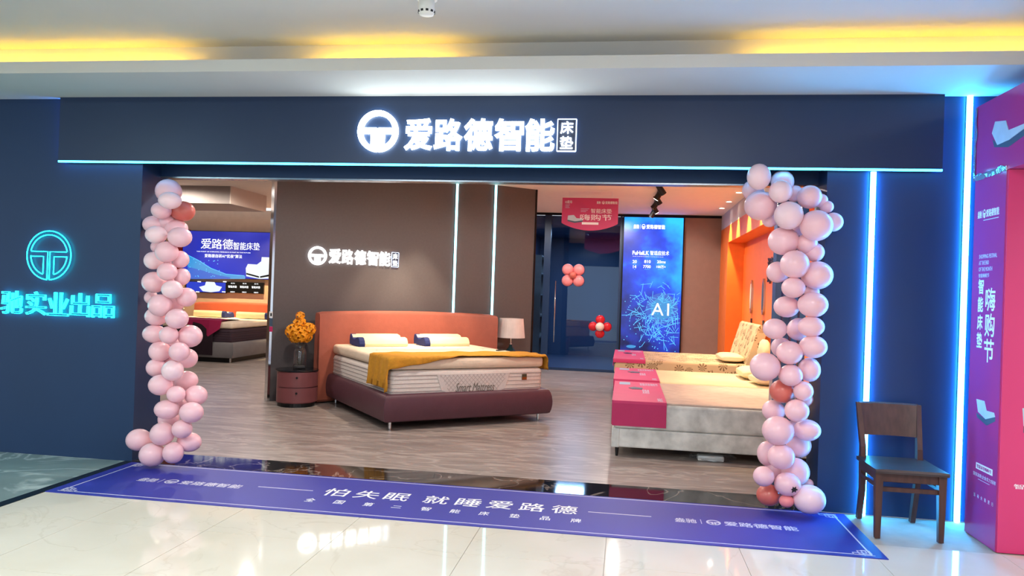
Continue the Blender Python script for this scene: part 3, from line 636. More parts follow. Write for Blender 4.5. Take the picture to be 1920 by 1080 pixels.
# ------------------------------------------------------------------ displays on the far left wall
def rect_at(u0, v0, u1, v1, y):
    a = aty(u0, v0, y); b = aty(u1, v1, y); return (a.x, b.x, b.z, a.z)
YL = 9.95
x0, x1, z0, z1 = rect_at(346, 432, 512, 525, YL); x1 += .25
t = thing('wall_display', 'wide blue lit display with white title above the left bed', 'screen', ((x0+x1)/2, YL, z0))
obj('case', B(x0, x1, YL-.05, YL+.01, z0, z1), 'black', t); FS = F((0, YL-.05, 0))
panel('lit_face', (x0+.01, x1-.01, z0+.01, z1-.01), t, FS, 'wide', .004)
def R2(u0, v0, u1, v1): return rect_at(u0, v0, u1, v1, YL-.05)
for i, ch in enumerate('爱路德'): text('character', ch, t, FS, R2(377.5+20.3*i, 447+.6*i, 377.5+20.3*i+18.5, 466.5+.6*i), 'glowwhite', .006, .002, lift=.006)
text('lettering', '智能床垫', t, FS, R2(438, 454, 487, 469.5), 'glowwhite', .004, .002, lift=.006)
text('lettering', 'THE POINT OF SCIENTIFIC RESEARCH IS FAST IN THE FUTURE', t, FS, R2(369, 470.5, 470, 475), 'glowwhite', .01, .002, lift=.006)
text('lettering', '爱路德自研AI“优夜”算法', t, FS, R2(384, 476, 454, 484.5), 'glowwhite', .002, .002, lift=.006)
def pt(u, v): 
    a = aty(u, v, YL-.05); return (a.x, a.z)
sw = [pt(352, 478), pt(366, 485), pt(385, 497), pt(408, 509), pt(430, 515), pt(460, 517), pt(460, 523), pt(352, 523)]
poly('wave_graphic', sw, t, FS, 'glowaqua', .001, lift=.0042)
poly('wave_graphic', [pt(352, 500), pt(380, 507), pt(410, 516), pt(432, 520), pt(432, 523), pt(352, 523)], t, FS, 'glowdim', .001, lift=.0054)
line_of(t, 'wave_line', FS, [(pt(a, b), pt(c, d)) for a, b, c, d in [(352, 478, 372, 488), (372, 488, 396, 503), (396, 503, 424, 514), (424, 514, 458, 517)]], .012, 'glowline', .001, lift=.0064)
rn = random.Random(5)
line_of(t, 'spark', FS, [((q := pt(354+60*k*rn.random(), 484+36*rn.random())), (q[0]+.02, q[1])) for k in [1]*26], .015, 'glowline', .001, lift=.0066)
poly('bed_picture', [pt(461, 503), pt(465, 495), pt(482, 496), pt(490, 490), pt(491, 482), pt(514, 483), pt(514, 522), pt(487, 523), pt(462, 518)], t, FS, 'glowpale', .001, lift=.0056)
poly('bed_picture_shadow', [pt(462, 511.5), pt(486, 518), pt(486, 521), pt(462, 514.5)], t, FS, 'displayblack', .001, lift=.0066)
poly('bed_picture_shadow', [pt(488, 518), pt(513, 513), pt(513, 517), pt(488, 521)], t, FS, 'displayblack', .001, lift=.0066)
rx = rect_at(330, 430, 346, 470, YL); tag(obj('red_panel', B(rx[0]-.1, rx[1]+.13, YL-.02, YL+.005, 1.5, rx[3]), 'redpanel'), 'narrow red wall panel left of the wide blue display', 'panel')
a = rect_at(352, 527, 425, 550, YL); t = thing('wall_display', 'small blue display with mattress picture below the wide one', 'screen', (a[0], YL, a[2]))
obj('case', B(a[0]-.02, a[1], YL-.04, YL+.01, a[2], a[3]), 'black', t); FS2 = F((0, YL-.04, 0)); panel('lit_face', (a[0], a[1]-.01, a[2]+.01, a[3]-.01), t, FS2, 'small_display', .003)
poly('mattress_picture', [pt(373, 538), pt(384, 535), pt(386, 528), pt(402, 529), (pt(405, 535)), pt(416, 538), pt(411, 546), pt(395, 548), pt(380, 546)], t, FS2, 'glowpale', .001, lift=.004)
for u, v in ((370, 528), (418, 528), (367, 547), (416, 547)): line_of(t, 'printed_mark', FS2, [(pt(u, v), pt(u+6.5, v+.5))], .02, 'glowwhite', .001, lift=.004)
a = rect_at(426, 528, 495, 551, YL); t = thing('menu_board', 'black board with three columns of white lettering above the left headboard', 'sign', (a[0], YL, a[2]))
obj('board', B(a[0], a[1], YL-.04, YL+.01, a[2], a[3]), 'displayblack', t)
for k in range(3):
    u = 427.5+22*k
    text('lettering', '智能床垫', t, FS2, R2(u, 535+.6*k, u+16, 540+.6*k), 'glowwhite', .01, .002); text('lettering', '系列', t, FS2, R2(u+5, 530+.6*k, u+12, 532.4+.6*k), 'glowwhite', .0, .002); text('lettering', '深睡系列', t, FS2, R2(u+4, 546+.6*k, u+12, 548.6+.6*k), 'glowwhite', .0, .002)

# ------------------------------------------------------------------ the tall AI display
YS = 9.2
t = thing('tall_display', 'tall bright blue AI display standing beside the tinted glass door', 'screen', (1.05, YS, 0))
obj('case', B(.47, 1.64, YS, YS+.05, .02, 3.04), 'darkmetal', t); FD = F((0, YS, 0)); panel('lit_face', (.495, 1.615, .05, 3.03), t, FD, 'ai', .004)
def RD(u0, v0, u1, v1): return rect_at(u0, v0, u1, v1, YS)
brand_row(t, FD, RD(1188, 420.5, 1247, 430), 'glowwhite', .002, lift=.005)
text('lettering', 'FuHsiLK', t, FD, RD(1186, 470, 1217, 478.5), 'glowwhite', .03, .002, lift=.005)
text('lettering', '智适应技术', t, FD, RD(1219, 470, 1254.5, 479.5), 'glowwhite', .01, .002, lift=.005)
text('lettering', '智能床垫智能睡眠人体自适应系统', t, FD, RD(1186, 480, 1244, 482.5), 'glowwhite', .0, .002, lift=.005)
for s, u0, u1, v in [('20', 1186, 1194, 487.5), ('810', 1208, 1220, 487.5), ('20ms', 1232, 1248, 488), ('14', 1187, 1193, 497), ('7700', 1206, 1220, 497), ('100万+', 1231, 1248, 497.5)]:
    text('figure', s, t, FD, RD(u0, v, u1, v+6), 'glowwhite', .02, .002, lift=.005); a = RD(u0, v+7.5, u1, v+8.5); panel('caption_rule', (a[0]+.02, a[1]-.02, a[2], a[3]), t, FD, 'glowline', .001, lift=.005)
rn = random.Random(11)
def inside(x, z): return .5 < x < 1.61 and .45 < z < 1.8
C0 = (1.26, 1.28); seg = []
poly('glow_core', [(C0[0]+.30*math.cos(2*math.pi*k/36), C0[1]+.30*math.sin(2*math.pi*k/36)) for k in range(36)], t, FD, 'glowdim', .0006, lift=.0042)
poly('glow_core', [(C0[0]+.21*math.cos(2*math.pi*k/36), C0[1]+.21*math.sin(2*math.pi*k/36)) for k in range(36)], t, FD, 'glowaqua', .0006, lift=.005)
for k in range(150):
    a = rn.uniform(0, 2*math.pi); r = .16+.42*rn.random()**1.3; x, z = C0[0]+r*math.cos(a), C0[1]+r*math.sin(a)-.08*rn.random()
    b = a+rn.uniform(-1.3, 1.3); l = rn.uniform(.05, .22); x2, z2 = x+l*math.cos(b), z+l*math.sin(b)
    if inside(x, z) and inside(x2, z2): seg.append(((x, z), (x2, z2)))
for k in range(46):
    a = math.pi*(1.1+.85*rn.random()); r = rn.uniform(.25, .75); x, z = C0[0]+r*math.cos(a)*.8, C0[1]+r*math.sin(a)
    b = rn.uniform(0, 6.28); l = rn.uniform(.08, .25); x2, z2 = x+l*math.cos(b), z+l*math.sin(b)
    if inside(x, z) and inside(x2, z2): seg.append(((x, z), (x2, z2)))
line_of(t, 'network_lines', FD, seg, .008, 'glowline', .0008, lift=.0058)
dots = []
for k in range(70):
    x, z = rn.uniform(.52, 1.58), rn.uniform(.47, 1.5); dots.append(((x, z), (x+.016, z)))
line_of(t, 'network_nodes', FD, dots, .016, 'glowline', .0008, lift=.0064)
text('lettering', 'AI', t, FD, RD(1222, 568, 1254, 592), 'glowwhite', 0, .002, lift=.0066, spacing=1.25)
poly('glow_ring', [(.70+.09*math.cos(2*math.pi*k/24), .53+.03*math.sin(2*math.pi*k/24)) for k in range(24)], t, FD, 'glowaqua', .001, lift=.0058)

# balloon flowers on the glass
def flower(label, u, v, y, r, pr, pm, cm, rot, cr):
    c = aty(u, v, y); t = thing('balloon_flower', label, 'balloon', c)
    for k in range(4):
        a = rot+k*math.pi/2; bm = bmesh.new(); bmesh.ops.create_uvsphere(bm, u_segments=20, v_segments=12, radius=pr, matrix=Matrix.Translation((c.x+r*math.cos(a), c.y, c.z+r*math.sin(a))) @ Matrix.Diagonal((1, .8, 1, 1)))
        obj('petal_balloon', bm, pm, t, smooth=True)
    bm = bmesh.new(); bmesh.ops.create_uvsphere(bm, u_segments=18, v_segments=10, radius=cr, matrix=Matrix.Translation((c.x, c.y-.07, c.z))); obj('centre_balloon', bm, cm, t, smooth=True)
flower('pink balloon flower with rose centre on the tinted glass', 1074.5, 516, 9.17, .152, .112, 'pinkdeep', 'coral', math.pi/4, .07)
flower('red balloon flower with white centre low on the tinted glass', 1125, 612.5, 9.185, .135, .09, 'red', 'whitelatex', 0, .085)

# hanging banner
YB = 6.0; FB = F((0, YB, 0))
t = thing('hanging_banner', 'magenta sale banner hanging from the shop ceiling', 'banner', (0, YB, 3.09))
a0, a1 = aty(1055, 370.5, YB), aty(1160, 373, YB); zb = aty(1107, 419, YB).z; zm = aty(1107, 432.5, YB).z
pts = [(a0.x, a0.z), (a0.x-.005, zb)]+[(a0.x+(a1.x-a0.x)*k/12, zb-(zb-zm)*math.sin(math.pi*k/12)**.8) for k in range(1, 12)]+[(a1.x, zb), (a1.x, a0.z)]
poly('sheet', pts, t, FB, 'banner', .006)
def RB(u0, v0, u1, v1): return rect_at(u0, v0, u1, v1, YB-.006)
FB2 = F((0, YB-.006, 0))
text('lettering', '智能床垫', t, FB2, RB(1108, 391, 1147, 400.5), 'print_white', .006, .002); text('lettering', '嗨购节', t, FB2, RB(1088, 401.5, 1147, 414), 'print_white', 0, .002)
brand_row(t, FB2, RB(1119, 377, 1158, 383), 'print_white', .002); text('lettering', '10周年', t, FB2, RB(1060, 375.5, 1073, 382), 'print_white', .01, .002)
for k, (u0, u1) in enumerate([(1060, 1069), (1060, 1067), (1060, 1068)]): panel('printed_line', RB(u0, 383.5+2.6*k, u1, 384.5+2.6*k), t, FB2, 'print_soft', .001)
for k in range(3): panel('printed_line', RB(1089, 391+2.6*k, 1105-3*k, 392+2.6*k), t, FB2, 'print_soft', .001)
panel('printed_pill', RB(1091, 416.5, 1122, 421.5), t, FB2, 'print_white', .001); panel('printed_line', RB(1083, 424, 1130, 425), t, FB2, 'print_soft', .001)
bp = lambda u, v: ((q := aty(u, v, YB-.006)).x, q.z)
poly('mattress_picture', [bp(1064, 412), bp(1065, 404), bp(1076, 403), bp(1081, 409), bp(1092, 410), bp(1093, 414), bp(1078, 417)], t, FB2, 'picture3', .001)
poly('mattress_picture_base', [bp(1064, 412), bp(1078, 415), bp(1093, 413), bp(1092, 416), bp(1077, 418), bp(1064, 414.5)], t, FB2, 'picture2', .0015)
for x in (a0.x+.1, a1.x-.1):
    bm = bmesh.new(); tube(bm, [(x, YB-.003, a0.z), (x, YB-.003, 3.09)], .002, 5); obj('string', bm, 'white_plastic', t)

# track of spot lamps
t = thing('track_light', 'black ceiling track carrying six spot lamps above the right beds', 'light', (1.0, 6.5, 3.09))
obj('rail', B(.985, 1.02, 4.7, 8.4, 3.055, 3.09), 'black', t)
for k, y in enumerate([4.95, 5.5, 6.1, 6.7, 7.35, 8.0]):
    sx = [.55, -.5, .5, -.6, .5, -.4][k]; c = Vector((1.0, y, 2.99)); d = Vector((sx, .25, -.8)).normalized(); bm = bmesh.new()
    tube(bm, [c-d*.07, c+d*.08], [.038, .045], 14); h = obj('lamp_head', bm, 'black', t)
    bm = bmesh.new(); tube(bm, [c+d*.0805, c+d*.084], .036, 14); obj('lens', bm, 'white_lamp' if k in (1, 4) else 'silver', h)
    bm = bmesh.new(); tube(bm, [(1.0, y, 3.055), c-d*.03], .009, 6); obj('arm', bm, 'black', t)
# recessed downlights with their light
def downlight(label, x, y, target, watts, col, deg=60, group='recessed downlights in the shop ceiling'):
    t = thing('downlight', label, 'light', (x, y, 3.09), 0, group)
    obj('trim_ring', lathe([(.055, 3.089), (.058, 3.082), (.045, 3.08), (.040, 3.089)], 20, (x, y, 0), cap=False), 'white_plastic', t)
    obj('lens', lathe([(.04, 3.0885), (.04, 3.0855)], 18, (x, y, 0)), 'white_lamp', t)
    l = spot('downlight_beam', (x, y, 3.075), target, watts, col, deg)
for k, y in enumerate([2.2, 3.5, 4.7, 5.85, 6.97, 7.9]):
    downlight(['recessed downlight above the head of the grey velvet bed', 'recessed downlight between the grey and cream beds', 'recessed downlight above the cream bed pillows', 'recessed downlight nearer the balloons on the ceiling by the alcove', 'recessed downlight farther from the balloons by the alcove', 'recessed downlight beside the far end of the alcove'][k], 2.17, y, (2.36, y, .3), 150, (1, .78, .48), 60)
p = L2(1.50, .62); downlight('recessed downlight above the left half of the plum headboard', p.x, p.y, L2(1.50, .30, .6), 150, WARM, 50)
p = L2(1.95, .62); downlight('recessed downlight above the right half of the plum headboard', p.x, p.y, L2(1.95, .30, .6), 150, WARM, 50)
p = L2(1.5, 1.6); downlight('recessed downlight above the foot of the plum bed', p.x, p.y, L2(1.6, 1.5), 130, WARM, 56)
for x, lb in ((-8.2, 'recessed downlight above the left half of the far left headboard'), (-7.0, 'recessed downlight above the right half of the far left headboard')): downlight(lb, x, 9.2, (x, 9.8, .9), 330, (1, .76, .40), 74)

# ------------------------------------------------------------------ right-hand beds
def foot_cover(parent_label, x0, x1, y0, y1, ztop, drop, dropx, mark=True):
    t = thing('bed_cover', parent_label, 'cover', (x0, y0, ztop), 0, 'magenta covers on the right beds')
    e = .006
    bm = bmesh.new(); rings = []
    for x in (x0, x1):
        rings.append([(x, y0-e-.004, ztop-drop), (x, y0-e, ztop-.02), (x, y0-e+.008, ztop+e-.003), (x, y0+.03, ztop+e), (x, (y0+y1)/2, ztop+e+.001), (x, y1-.03, ztop+e), (x, y1+e, ztop-.01), (x, y1+e, ztop-.10),
                      (x, y1+e-.005, ztop-.10), (x, y1+e-.005, ztop-.012), (x, y1-.03, ztop+e-.005), (x, y0+.03, ztop+e-.005), (x, y0-e+.01, ztop+e-.008), (x, y0-e+.005, ztop-.02), (x, y0-e+.001, ztop-drop)])
    loft(bm, rings); obj('sheet', bm, 'cover', t)
    obj('end_flap', B(x0-.006, x0, y0-e, y1+e, ztop-dropx, ztop+e), 'cover', t)
    fr = F((0, 0, ztop+e+.001), (1, 0, 0), (0, 1, 0)); cx = (x0+x1)/2; w = x1-x0; h = y1-y0
    text('lettering', '智能床垫嗨购节', t, fr, (cx+w*.05, x1-w*.06, y1-h*.24, y1-h*.10), 'print_soft', .0, .001)
    text('lettering', '爱路德', t, fr, (cx+w*.08, cx+w*.22, y0+h*.35, y0+h*.55), 'print_soft', .0, .001); text('lettering', '体验区', t, fr, (x1-w*.16, x1-w*.06, y0+h*.02, y0+h*.16), 'print_soft', .0, .001)
    panel('picture', (x0+w*.10, x0+w*.34, y1-h*.22, y1-h*.08), t, fr, 'picture', .001)
    if mark:
        poly('dark_slot', [(x0+w*.30, y0+h*.60), (x0+w*.42, y0+h*.66), (x0+w*.60, y0+h*.62), (x0+w*.58, y0+h*.55), (x0+w*.38, y0+h*.54)], t, fr, 'black', .004)
# near grey velvet bed
t = thing('divan_bed', 'grey velvet divan bed nearest the entrance on the right', 'bed', (1.5, 2.3, 0))
obj('base', B(.49, 2.55, 1.45, 3.12, .09, .262, r=.015), 'velvet', t); obj('mattress', B(.50, 2.55, 1.45, 3.12, .264, .51, r=.03, seg=3), 'velvet', t, smooth=False)
obj('quilt_top', B(.51, 2.55, 1.462, 3.11, .49, .522, r=.012), 'bedtop', t); obj('corner_post', B(.487, .56, 1.445, 1.50, .088, .264, r=.006), 'velvet', t)
for x in (.54, 2.45):
    for y in (1.50, 3.05): obj('leg', lathe([(.012, 0), (.02, .09)], 10, (x, y, 0)), 'black', t)
foot_cover('magenta printed cover over the foot of the grey velvet bed', .488, .985, 1.45, 3.12, .522, .23, .22)
# cream bed
t = thing('divan_bed', 'cream mattress bed in the middle of the right row', 'bed', (1.5, 4.0, 0))
obj('base', B(.49, 2.55, 3.32, 4.76, .09, .28, r=.015), 'velvet', t); obj('mattress', B(.48, 2.50, 3.31, 4.76, .285, .52, r=.04, seg=3), 'cream', t, smooth=True)
for x in (.54, 2.45):
    for y in (3.38, 4.68): obj('leg', lathe([(.012, 0), (.02, .09)], 10, (x, y, 0)), 'black', t)
foot_cover('magenta printed cover over the foot of the cream bed', .47, 1.0, 3.31, 4.76, .522, .05, .14)
def soft_pillow(label, c, sx, sy, sz, rz, m):
    t = thing('bed_pillow', label, 'pillow', c, rz, 'loose pillows on the right beds')
    bm = bmesh.new(); bmesh.ops.create_cube(bm, size=1); bmesh.ops.subdivide_edges(bm, edges=list(bm.edges), cuts=5, use_grid_fill=True)
    for v in bm.verts:
        x, y, z = v.co*2; k = (1-x**4*.55)*(1-y**4*.55); v.co = (x*sx/2*(1-.06*y*y), y*sy/2*(1-.06*x*x), sz/2+z*sz/2*k)
    obj('cushion', bm, m, t, True, smooth=True)
    pts = [(sx/2*.93*math.cos(a)*(1 if abs(math.cos(a)) > .7 else 1), sy/2*.93*math.sin(a), sz/2) for a in [2*math.pi*i/32 for i in range(32)]]
    sq = [(max(-.92, min(.92, 1.35*math.cos(2*math.pi*i/32)))*sx/2, max(-.92, min(.92, 1.35*math.sin(2*math.pi*i/32)))*sy/2, sz/2) for i in range(32)]
    bm = bmesh.new(); tube(bm, sq, .006, 5, True); obj('seam', bm, 'piping', t, True); return t
soft_pillow('fat cream pillow at the head of the cream bed', (2.22, 4.2, .522), .42, .66, .15, 0, 'pillow')
soft_pillow('small cream pillow at the near corner of the cream bed', (2.25, 3.55, .522), .36, .46, .13, .1, 'pillow')
soft_pillow('cream pillow leaning towards the palm patterned backrest', (2.10, 5.75, .605), .34, .75, .12, 0, 'pillow')
soft_pillow('cream cushion standing in the alcove behind the palm bed', (2.45, 4.95, .56), .12, .5, .42, 0, 'pillow')
# palm patterned bed with raised back
t = thing('adjustable_bed', 'palm leaf patterned adjustable bed with raised back, farthest right', 'bed', (1.5, 6.2, 0))
obj('base', B(.46, 2.50, 5.30, 7.05, .09, .36, r=.015), 'palm', t); obj('mattress', B(.44, 2.30, 5.26, 7.08, .40, .60, r=.03, seg=3), 'palm', t)
obj('lift_platform', B(.48, 2.40, 5.32, 7.0, .36, .40), 'darkmetal', t)
bm = bmesh.new(); loft(bm, [[(2.26, y, .60), (2.42, y, 1.14), (2.45, y, 1.165), (2.53, y, 1.15), (2.54, y, 1.11), (2.40, y, .55)] for y in (5.27, 5.29, 7.04, 7.06)]); obj('raised_back', bm, 'palm', t)
for x in (.52, 2.42):
    for y in (5.36, 6.98): obj('leg', lathe([(.012, 0), (.02, .09)], 10, (x, y, 0)), 'black', t)
foot_cover('magenta printed cover over the foot of the palm patterned bed', .43, .88, 5.26, 7.08, .602, .05, .10)
# plastic bag beneath the grey bed
bm = bmesh.new(); bmesh.ops.create_icosphere(bm, subdivisions=3, radius=1); rn = random.Random(2)
c = atz(1335, 866, 0)
for v in bm.verts:
    k = 1+rn.uniform(-.16, .16); v.co = Vector((c.x+v.co.x*.20*k, c.y+.06+v.co.y*.10*k, max(.001, .04+v.co.z*.045*k)))
t = thing('plastic_bag', 'crumpled clear plastic bag on the floor under the grey bed', 'bag', (c.x, c.y, 0)); obj('film', bm, 'bag', t)
obj('contents', B(c.x-.13, c.x+.11, c.y+.0, c.y+.11, .002, .05, r=.012), 'white_plastic', t)

# ------------------------------------------------------------------ balloon garlands
def balloon(parent, c, rx, rz, ry, aim, m):
    bm = bmesh.new(); n = 22; prof = []
    for i in range(15):
        a = math.pi*i/14; z = math.cos(a); r = math.sin(a)
        if z < 0: z *= 1.10; r *= 1-.10*(-math.cos(a))**2
        prof.append((max(r, .001), z))
    d = (aim-c); 
    if d.length < 1e-4: d = Vector((0, 1, 0))
    q = (-d.normalized()).to_track_quat('Z', 'Y').to_matrix()
    S = Matrix.Diagonal((rx, ry, rz))
    f = lambda p: c+S @ (q @ Vector(p))
    loft(bm, [[f((r*math.cos(2*math.pi*k/n), r*math.sin(2*math.pi*k/n), z)) for k in range(n)] for r, z in prof])
    o = obj('balloon', bm, m, parent, smooth=True)
    bm = bmesh.new(); loft(bm, [[f((r*math.cos(2*math.pi*k/8), r*math.sin(2*math.pi*k/8), z)) for k in range(8)] for r, z in ((.05, -1.07), (.06, -1.12), (.10, -1.17), (.02, -1.16))]); obj('knot', bm, m, o, smooth=True)
    return o
# crop coordinates of each balloon: x, y, half width, half height, layer (0 front, 1 middle, 2 back), colour
GA = (220, 310, 3.6); GB = (220, 590, 3.6); GC = (1380, 290, 3.086); GD = (1380, 630, 3.086)
left_list = [(GA, l) for l in [(345, 175, 85, 82, 2, 'p'), (355, 238, 78, 58, 0, 'w'), (295, 305, 65, 57, 1, 'p'), (445, 310, 78, 68, 2, 'c'), (250, 400, 78, 60, 2, 'p'), (400, 425, 75, 58, 2, 'p'), (262, 468, 72, 60, 0, 'w'), (422, 485, 80, 68, 0, 'p'),
  (268, 550, 36, 42, 2, 'p'), (333, 585, 77, 72, 0, 'p'), (425, 635, 58, 58, 1, 'p'), (242, 643, 60, 60, 1, 'w'), (337, 718, 67, 60, 0, 'p'), (437, 752, 53, 58, 1, 'p'), (245, 790, 77, 72, 1, 'p'), (370, 838, 70, 62, 0, 'w'), (465, 890, 68, 65, 1, 'p'), (228, 893, 42, 45, 2, 'p'), (290, 945, 80, 75, 0, 'p'), (262, 1020, 75, 62, 1, 'p'), (402, 1035, 76, 68, 0, 'p'),
  (340, 380, 55, 50, 2, 'p'), (330, 660, 60, 55, 2, 'p'), (350, 800, 60, 60, 2, 'p'), (390, 930, 60, 60, 2, 'p')]]
left_list += [(GB, l) for l in [(250, 130, 78, 62, 1, 'p'), (347, 137, 63, 60, 0, 'p'), (492, 145, 80, 75, 1, 'p'), (285, 248, 70, 70, 1, 'p'), (418, 250, 68, 65, 0, 'p'), (475, 295, 53, 65, 2, 'p'), (262, 358, 65, 62, 1, 'p'), (373, 377, 72, 70, 0, 'w'), (468, 445, 75, 65, 2, 'p'), (290, 475, 78, 70, 0, 'p'), (396, 537, 62, 56, 0, 'p'), (532, 545, 75, 67, 1, 'p'), (415, 600, 50, 50, 2, 'p'),
  (335, 640, 85, 65, 0, 'p'), (345, 705, 68, 46, 2, 'p'), (500, 660, 80, 70, 0, 'p'), (303, 805, 80, 78, 0, 'p'), (437, 772, 68, 63, 0, 'p'), (485, 860, 82, 65, 1, 'p'), (145, 845, 83, 74, 1, 'p'), (235, 945, 85, 80, 0, 'p'), (377, 932, 68, 72, 0, 'p'), (370, 200, 60, 60, 2, 'p'), (370, 330, 60, 60, 2, 'p'), (380, 470, 55, 55, 2, 'p')]]
right_list = [(GC, l) for l in [(132, 128, 67, 76, 0, 'w'), (268, 155, 65, 65, 2, 'p'), (95, 205, 38, 58, 2, 'p'), (258, 213, 66, 66, 0, 'w'), (140, 295, 90, 85, 1, 'p'), (340, 225, 38, 48, 2, 'p'), (427, 245, 68, 68, 1, 'p'), (305, 352, 83, 82, 0, 'w'), (527, 302, 37, 36, 1, 'p'), (465, 410, 92, 90, 0, 'p'), (563, 390, 34, 55, 2, 'p'), (275, 500, 87, 82, 1, 'p'), (410, 515, 60, 60, 1, 'p'), (455, 565, 48, 55, 2, 'p'),
  (340, 635, 82, 82, 0, 'p'), (240, 680, 55, 62, 2, 'p'), (470, 698, 88, 82, 1, 'p'), (332, 770, 67, 60, 0, 'p'), (440, 795, 42, 42, 2, 'p'), (292, 880, 72, 62, 1, 'p'), (445, 868, 85, 74, 0, 'p'), (225, 1008, 68, 60, 0, 'p'), (435, 995, 75, 60, 0, 'p'), (365, 1010, 55, 66, 2, 'p'), (195, 375, 45, 36, 2, 'p'), (490, 265, 30, 40, 2, 'p'), (380, 580, 40, 40, 2, 'p'), (380, 420, 50, 50, 2, 'p')]]
right_list += [(GD, l) for l in [(447, 62, 78, 66, 0, 'p'), (262, 66, 58, 56, 2, 'p'), (310, 97, 75, 68, 0, 'p'), (168, 178, 86, 82, 0, 'p'), (425, 195, 62, 70, 1, 'p'), (316, 227, 68, 63, 0, 'p'), (268, 320, 72, 68, 1, 'c'), (390, 318, 56, 57, 0, 'p'), (400, 365, 42, 44, 2, 'p'), (215, 432, 62, 57, 2, 'p'), (352, 432, 69, 66, 0, 'p'), (243, 548, 90, 84, 0, 'p'), (413, 545, 75, 62, 1, 'p'), (365, 630, 68, 72, 2, 'p'), (182, 680, 58, 72, 2, 'p'),
  (262, 698, 77, 73, 0, 'p'), (345, 785, 78, 80, 1, 'p'), (160, 812, 60, 58, 0, 'p'), (298, 858, 75, 68, 0, 'p'), (190, 920, 70, 62, 1, 'c'), (292, 955, 42, 37, 0, 'q'), (424, 945, 92, 83, 0, 'w'), (228, 770, 60, 52, 2, 'p'), (420, 855, 28, 24, 2, 'p'), (340, 320, 40, 40, 2, 'p'), (320, 540, 50, 50, 2, 'p')]]
def garland(label, lst, base):
    t = thing('balloon_garland', label, 'balloons', base)
    pal = {'p': 'pink', 'w': 'pink2', 'c': 'coral', 'q': 'pinkdeep'}
    cs = []
    for (ox, oy, k), (x, y, a, b, ly, c) in lst:
        yy = -.02+(-.17, -.05, .06)[ly]; wall_side_hit = (ox+x/k+a/k > 1528) or (ox+x/k-a/k < 262)
        if wall_side_hit: yy = min(yy, -.012-max(a, b)/k*6.0/FPX)
        p = aty(ox+x/k, oy+y/k, yy); sc = (p-CAM).dot(fwd)/FPX/k
        rx, rz = a*sc, b*sc
        if ly == 2 and max(rx, rz) < .09: rx = rz = max(rx, rz)
        p.z = max(p.z, rz+.008); cs.append((p, rx, rz, c))
    out = []
    for p, rx, rz, c in cs:
        near = [q for q in cs if abs(q[0].z-p.z) < .25]; ax = sum(q[0].x for q in near)/len(near)
        out.append((p, balloon(t, p, rx, rz, (rx+rz)/2, Vector((ax, .02, p.z-.02)), pal[c])))
    return t, out
garland('pink balloon garland standing at the left side of the entrance', left_list, (-3.2, -.05, 0))
tg, outr = garland('pink balloon garland curving up the right side of the entrance', right_list, (1.85, -.05, 0))
# dark printed mark on one balloon near the floor
p = aty(1380+337/3.086, 630+889/3.086, -.275)
bm = bmesh.new()
loft(bm, [[(p.x+r*math.cos(2*math.pi*k/12), y, p.z+r*math.sin(2*math.pi*k/12)) for k, r in enumerate([.026, .014, .024, .012, .027, .013, .022, .015, .028, .012, .023, .013])] for y in (p.y, p.y+.06)])
obj('printed_mark', bm, 'black', tg, kind=None)
# ------------------------------------------------------------------ wooden chair
t = thing('wooden_chair', 'dark walnut dining chair against the navy wall right of entrance', 'chair', (2.43, -.35, 0))
def bar(pts, w, d):
    """square bar through points with half sizes w (x) and d (y)"""
    bm = bmesh.new(); loft(bm, [[(x-w[i], y-d[i], z), (x+w[i], y-d[i], z), (x+w[i], y+d[i], z), (x-w[i], y+d[i], z)] for i, (x, y, z) in enumerate(pts)]); return bm
XL, XR = 2.235, 2.618
for x in (XL, XR):
    obj('front_leg', bar([(x, -.548, 0), (x, -.545, .25), (x, -.54, .425)], (.016, .021, .024), (.016, .021, .024)), 'wood', t)
    e = .008 if x < 2.4 else -.008
    obj('rear_leg', bar([(x+e*2, -.10, 0), (x+e*2, -.155, .22), (x+e, -.175, .40), (x+e, -.165, .52), (x, -.12, .68), (x-e, -.085, .815)], (.016, .017, .018, .017, .016, .014), (.02, .024, .027, .024, .02, .014)), 'wood', t)
bm = bmesh.new(); rings = []
for i in range(13):
    u = -1+2*i/12; x = (XL+XR)/2+u*(XR-XL)/2*1.02; c = .028*(1-u*u)
    rings.append([(x, -.156+c, .598), (x, -.136+c, .598), (x, -.075+c, .815), (x, -.088+c, .822), (x, -.100+c, .812)])
loft(bm, rings); obj('backrest', bm, 'wood', t, smooth='auto')
bm = bmesh.new(); rings = []
for i in range(11):
    u = -1+2*i/10; x = (XL+XR)/2+u*.222; sag = -.010*(1-u*u); tp = .012 if abs(u) == 1 else 0
    rings.append([(x, -.588, .425), (x, -.592, .438), (x, -.585, .452-tp*.3), (x, -.40, .450+sag-tp*.2), (x, -.25, .450+sag), (x, -.165, .456-tp*.3), (x, -.160, .44), (x, -.165, .425)])
loft(bm, rings); obj('seat', bm, 'seatwood', t, smooth='auto')
for nm, a in [('apron', (XL, XR, -.552, -.532, .365, .425)), ('apron', (XL, XR, -.185, -.165, .365, .425)), ('apron', (XL-.01, XL+.01, -.54, -.17, .365, .425)), ('apron', (XR-.01, XR+.01, -.54, -.17, .365, .425)),
              ('stretcher', (XL, XR, -.545, -.525, .300, .330)), ('stretcher', (XL-.008, XL+.008, -.54, -.15, .315, .34)), ('stretcher', (XR-.008, XR+.008, -.54, -.15, .315, .34))]:
    obj(nm, B(*a, r=.003, seg=1), 'wood', t)

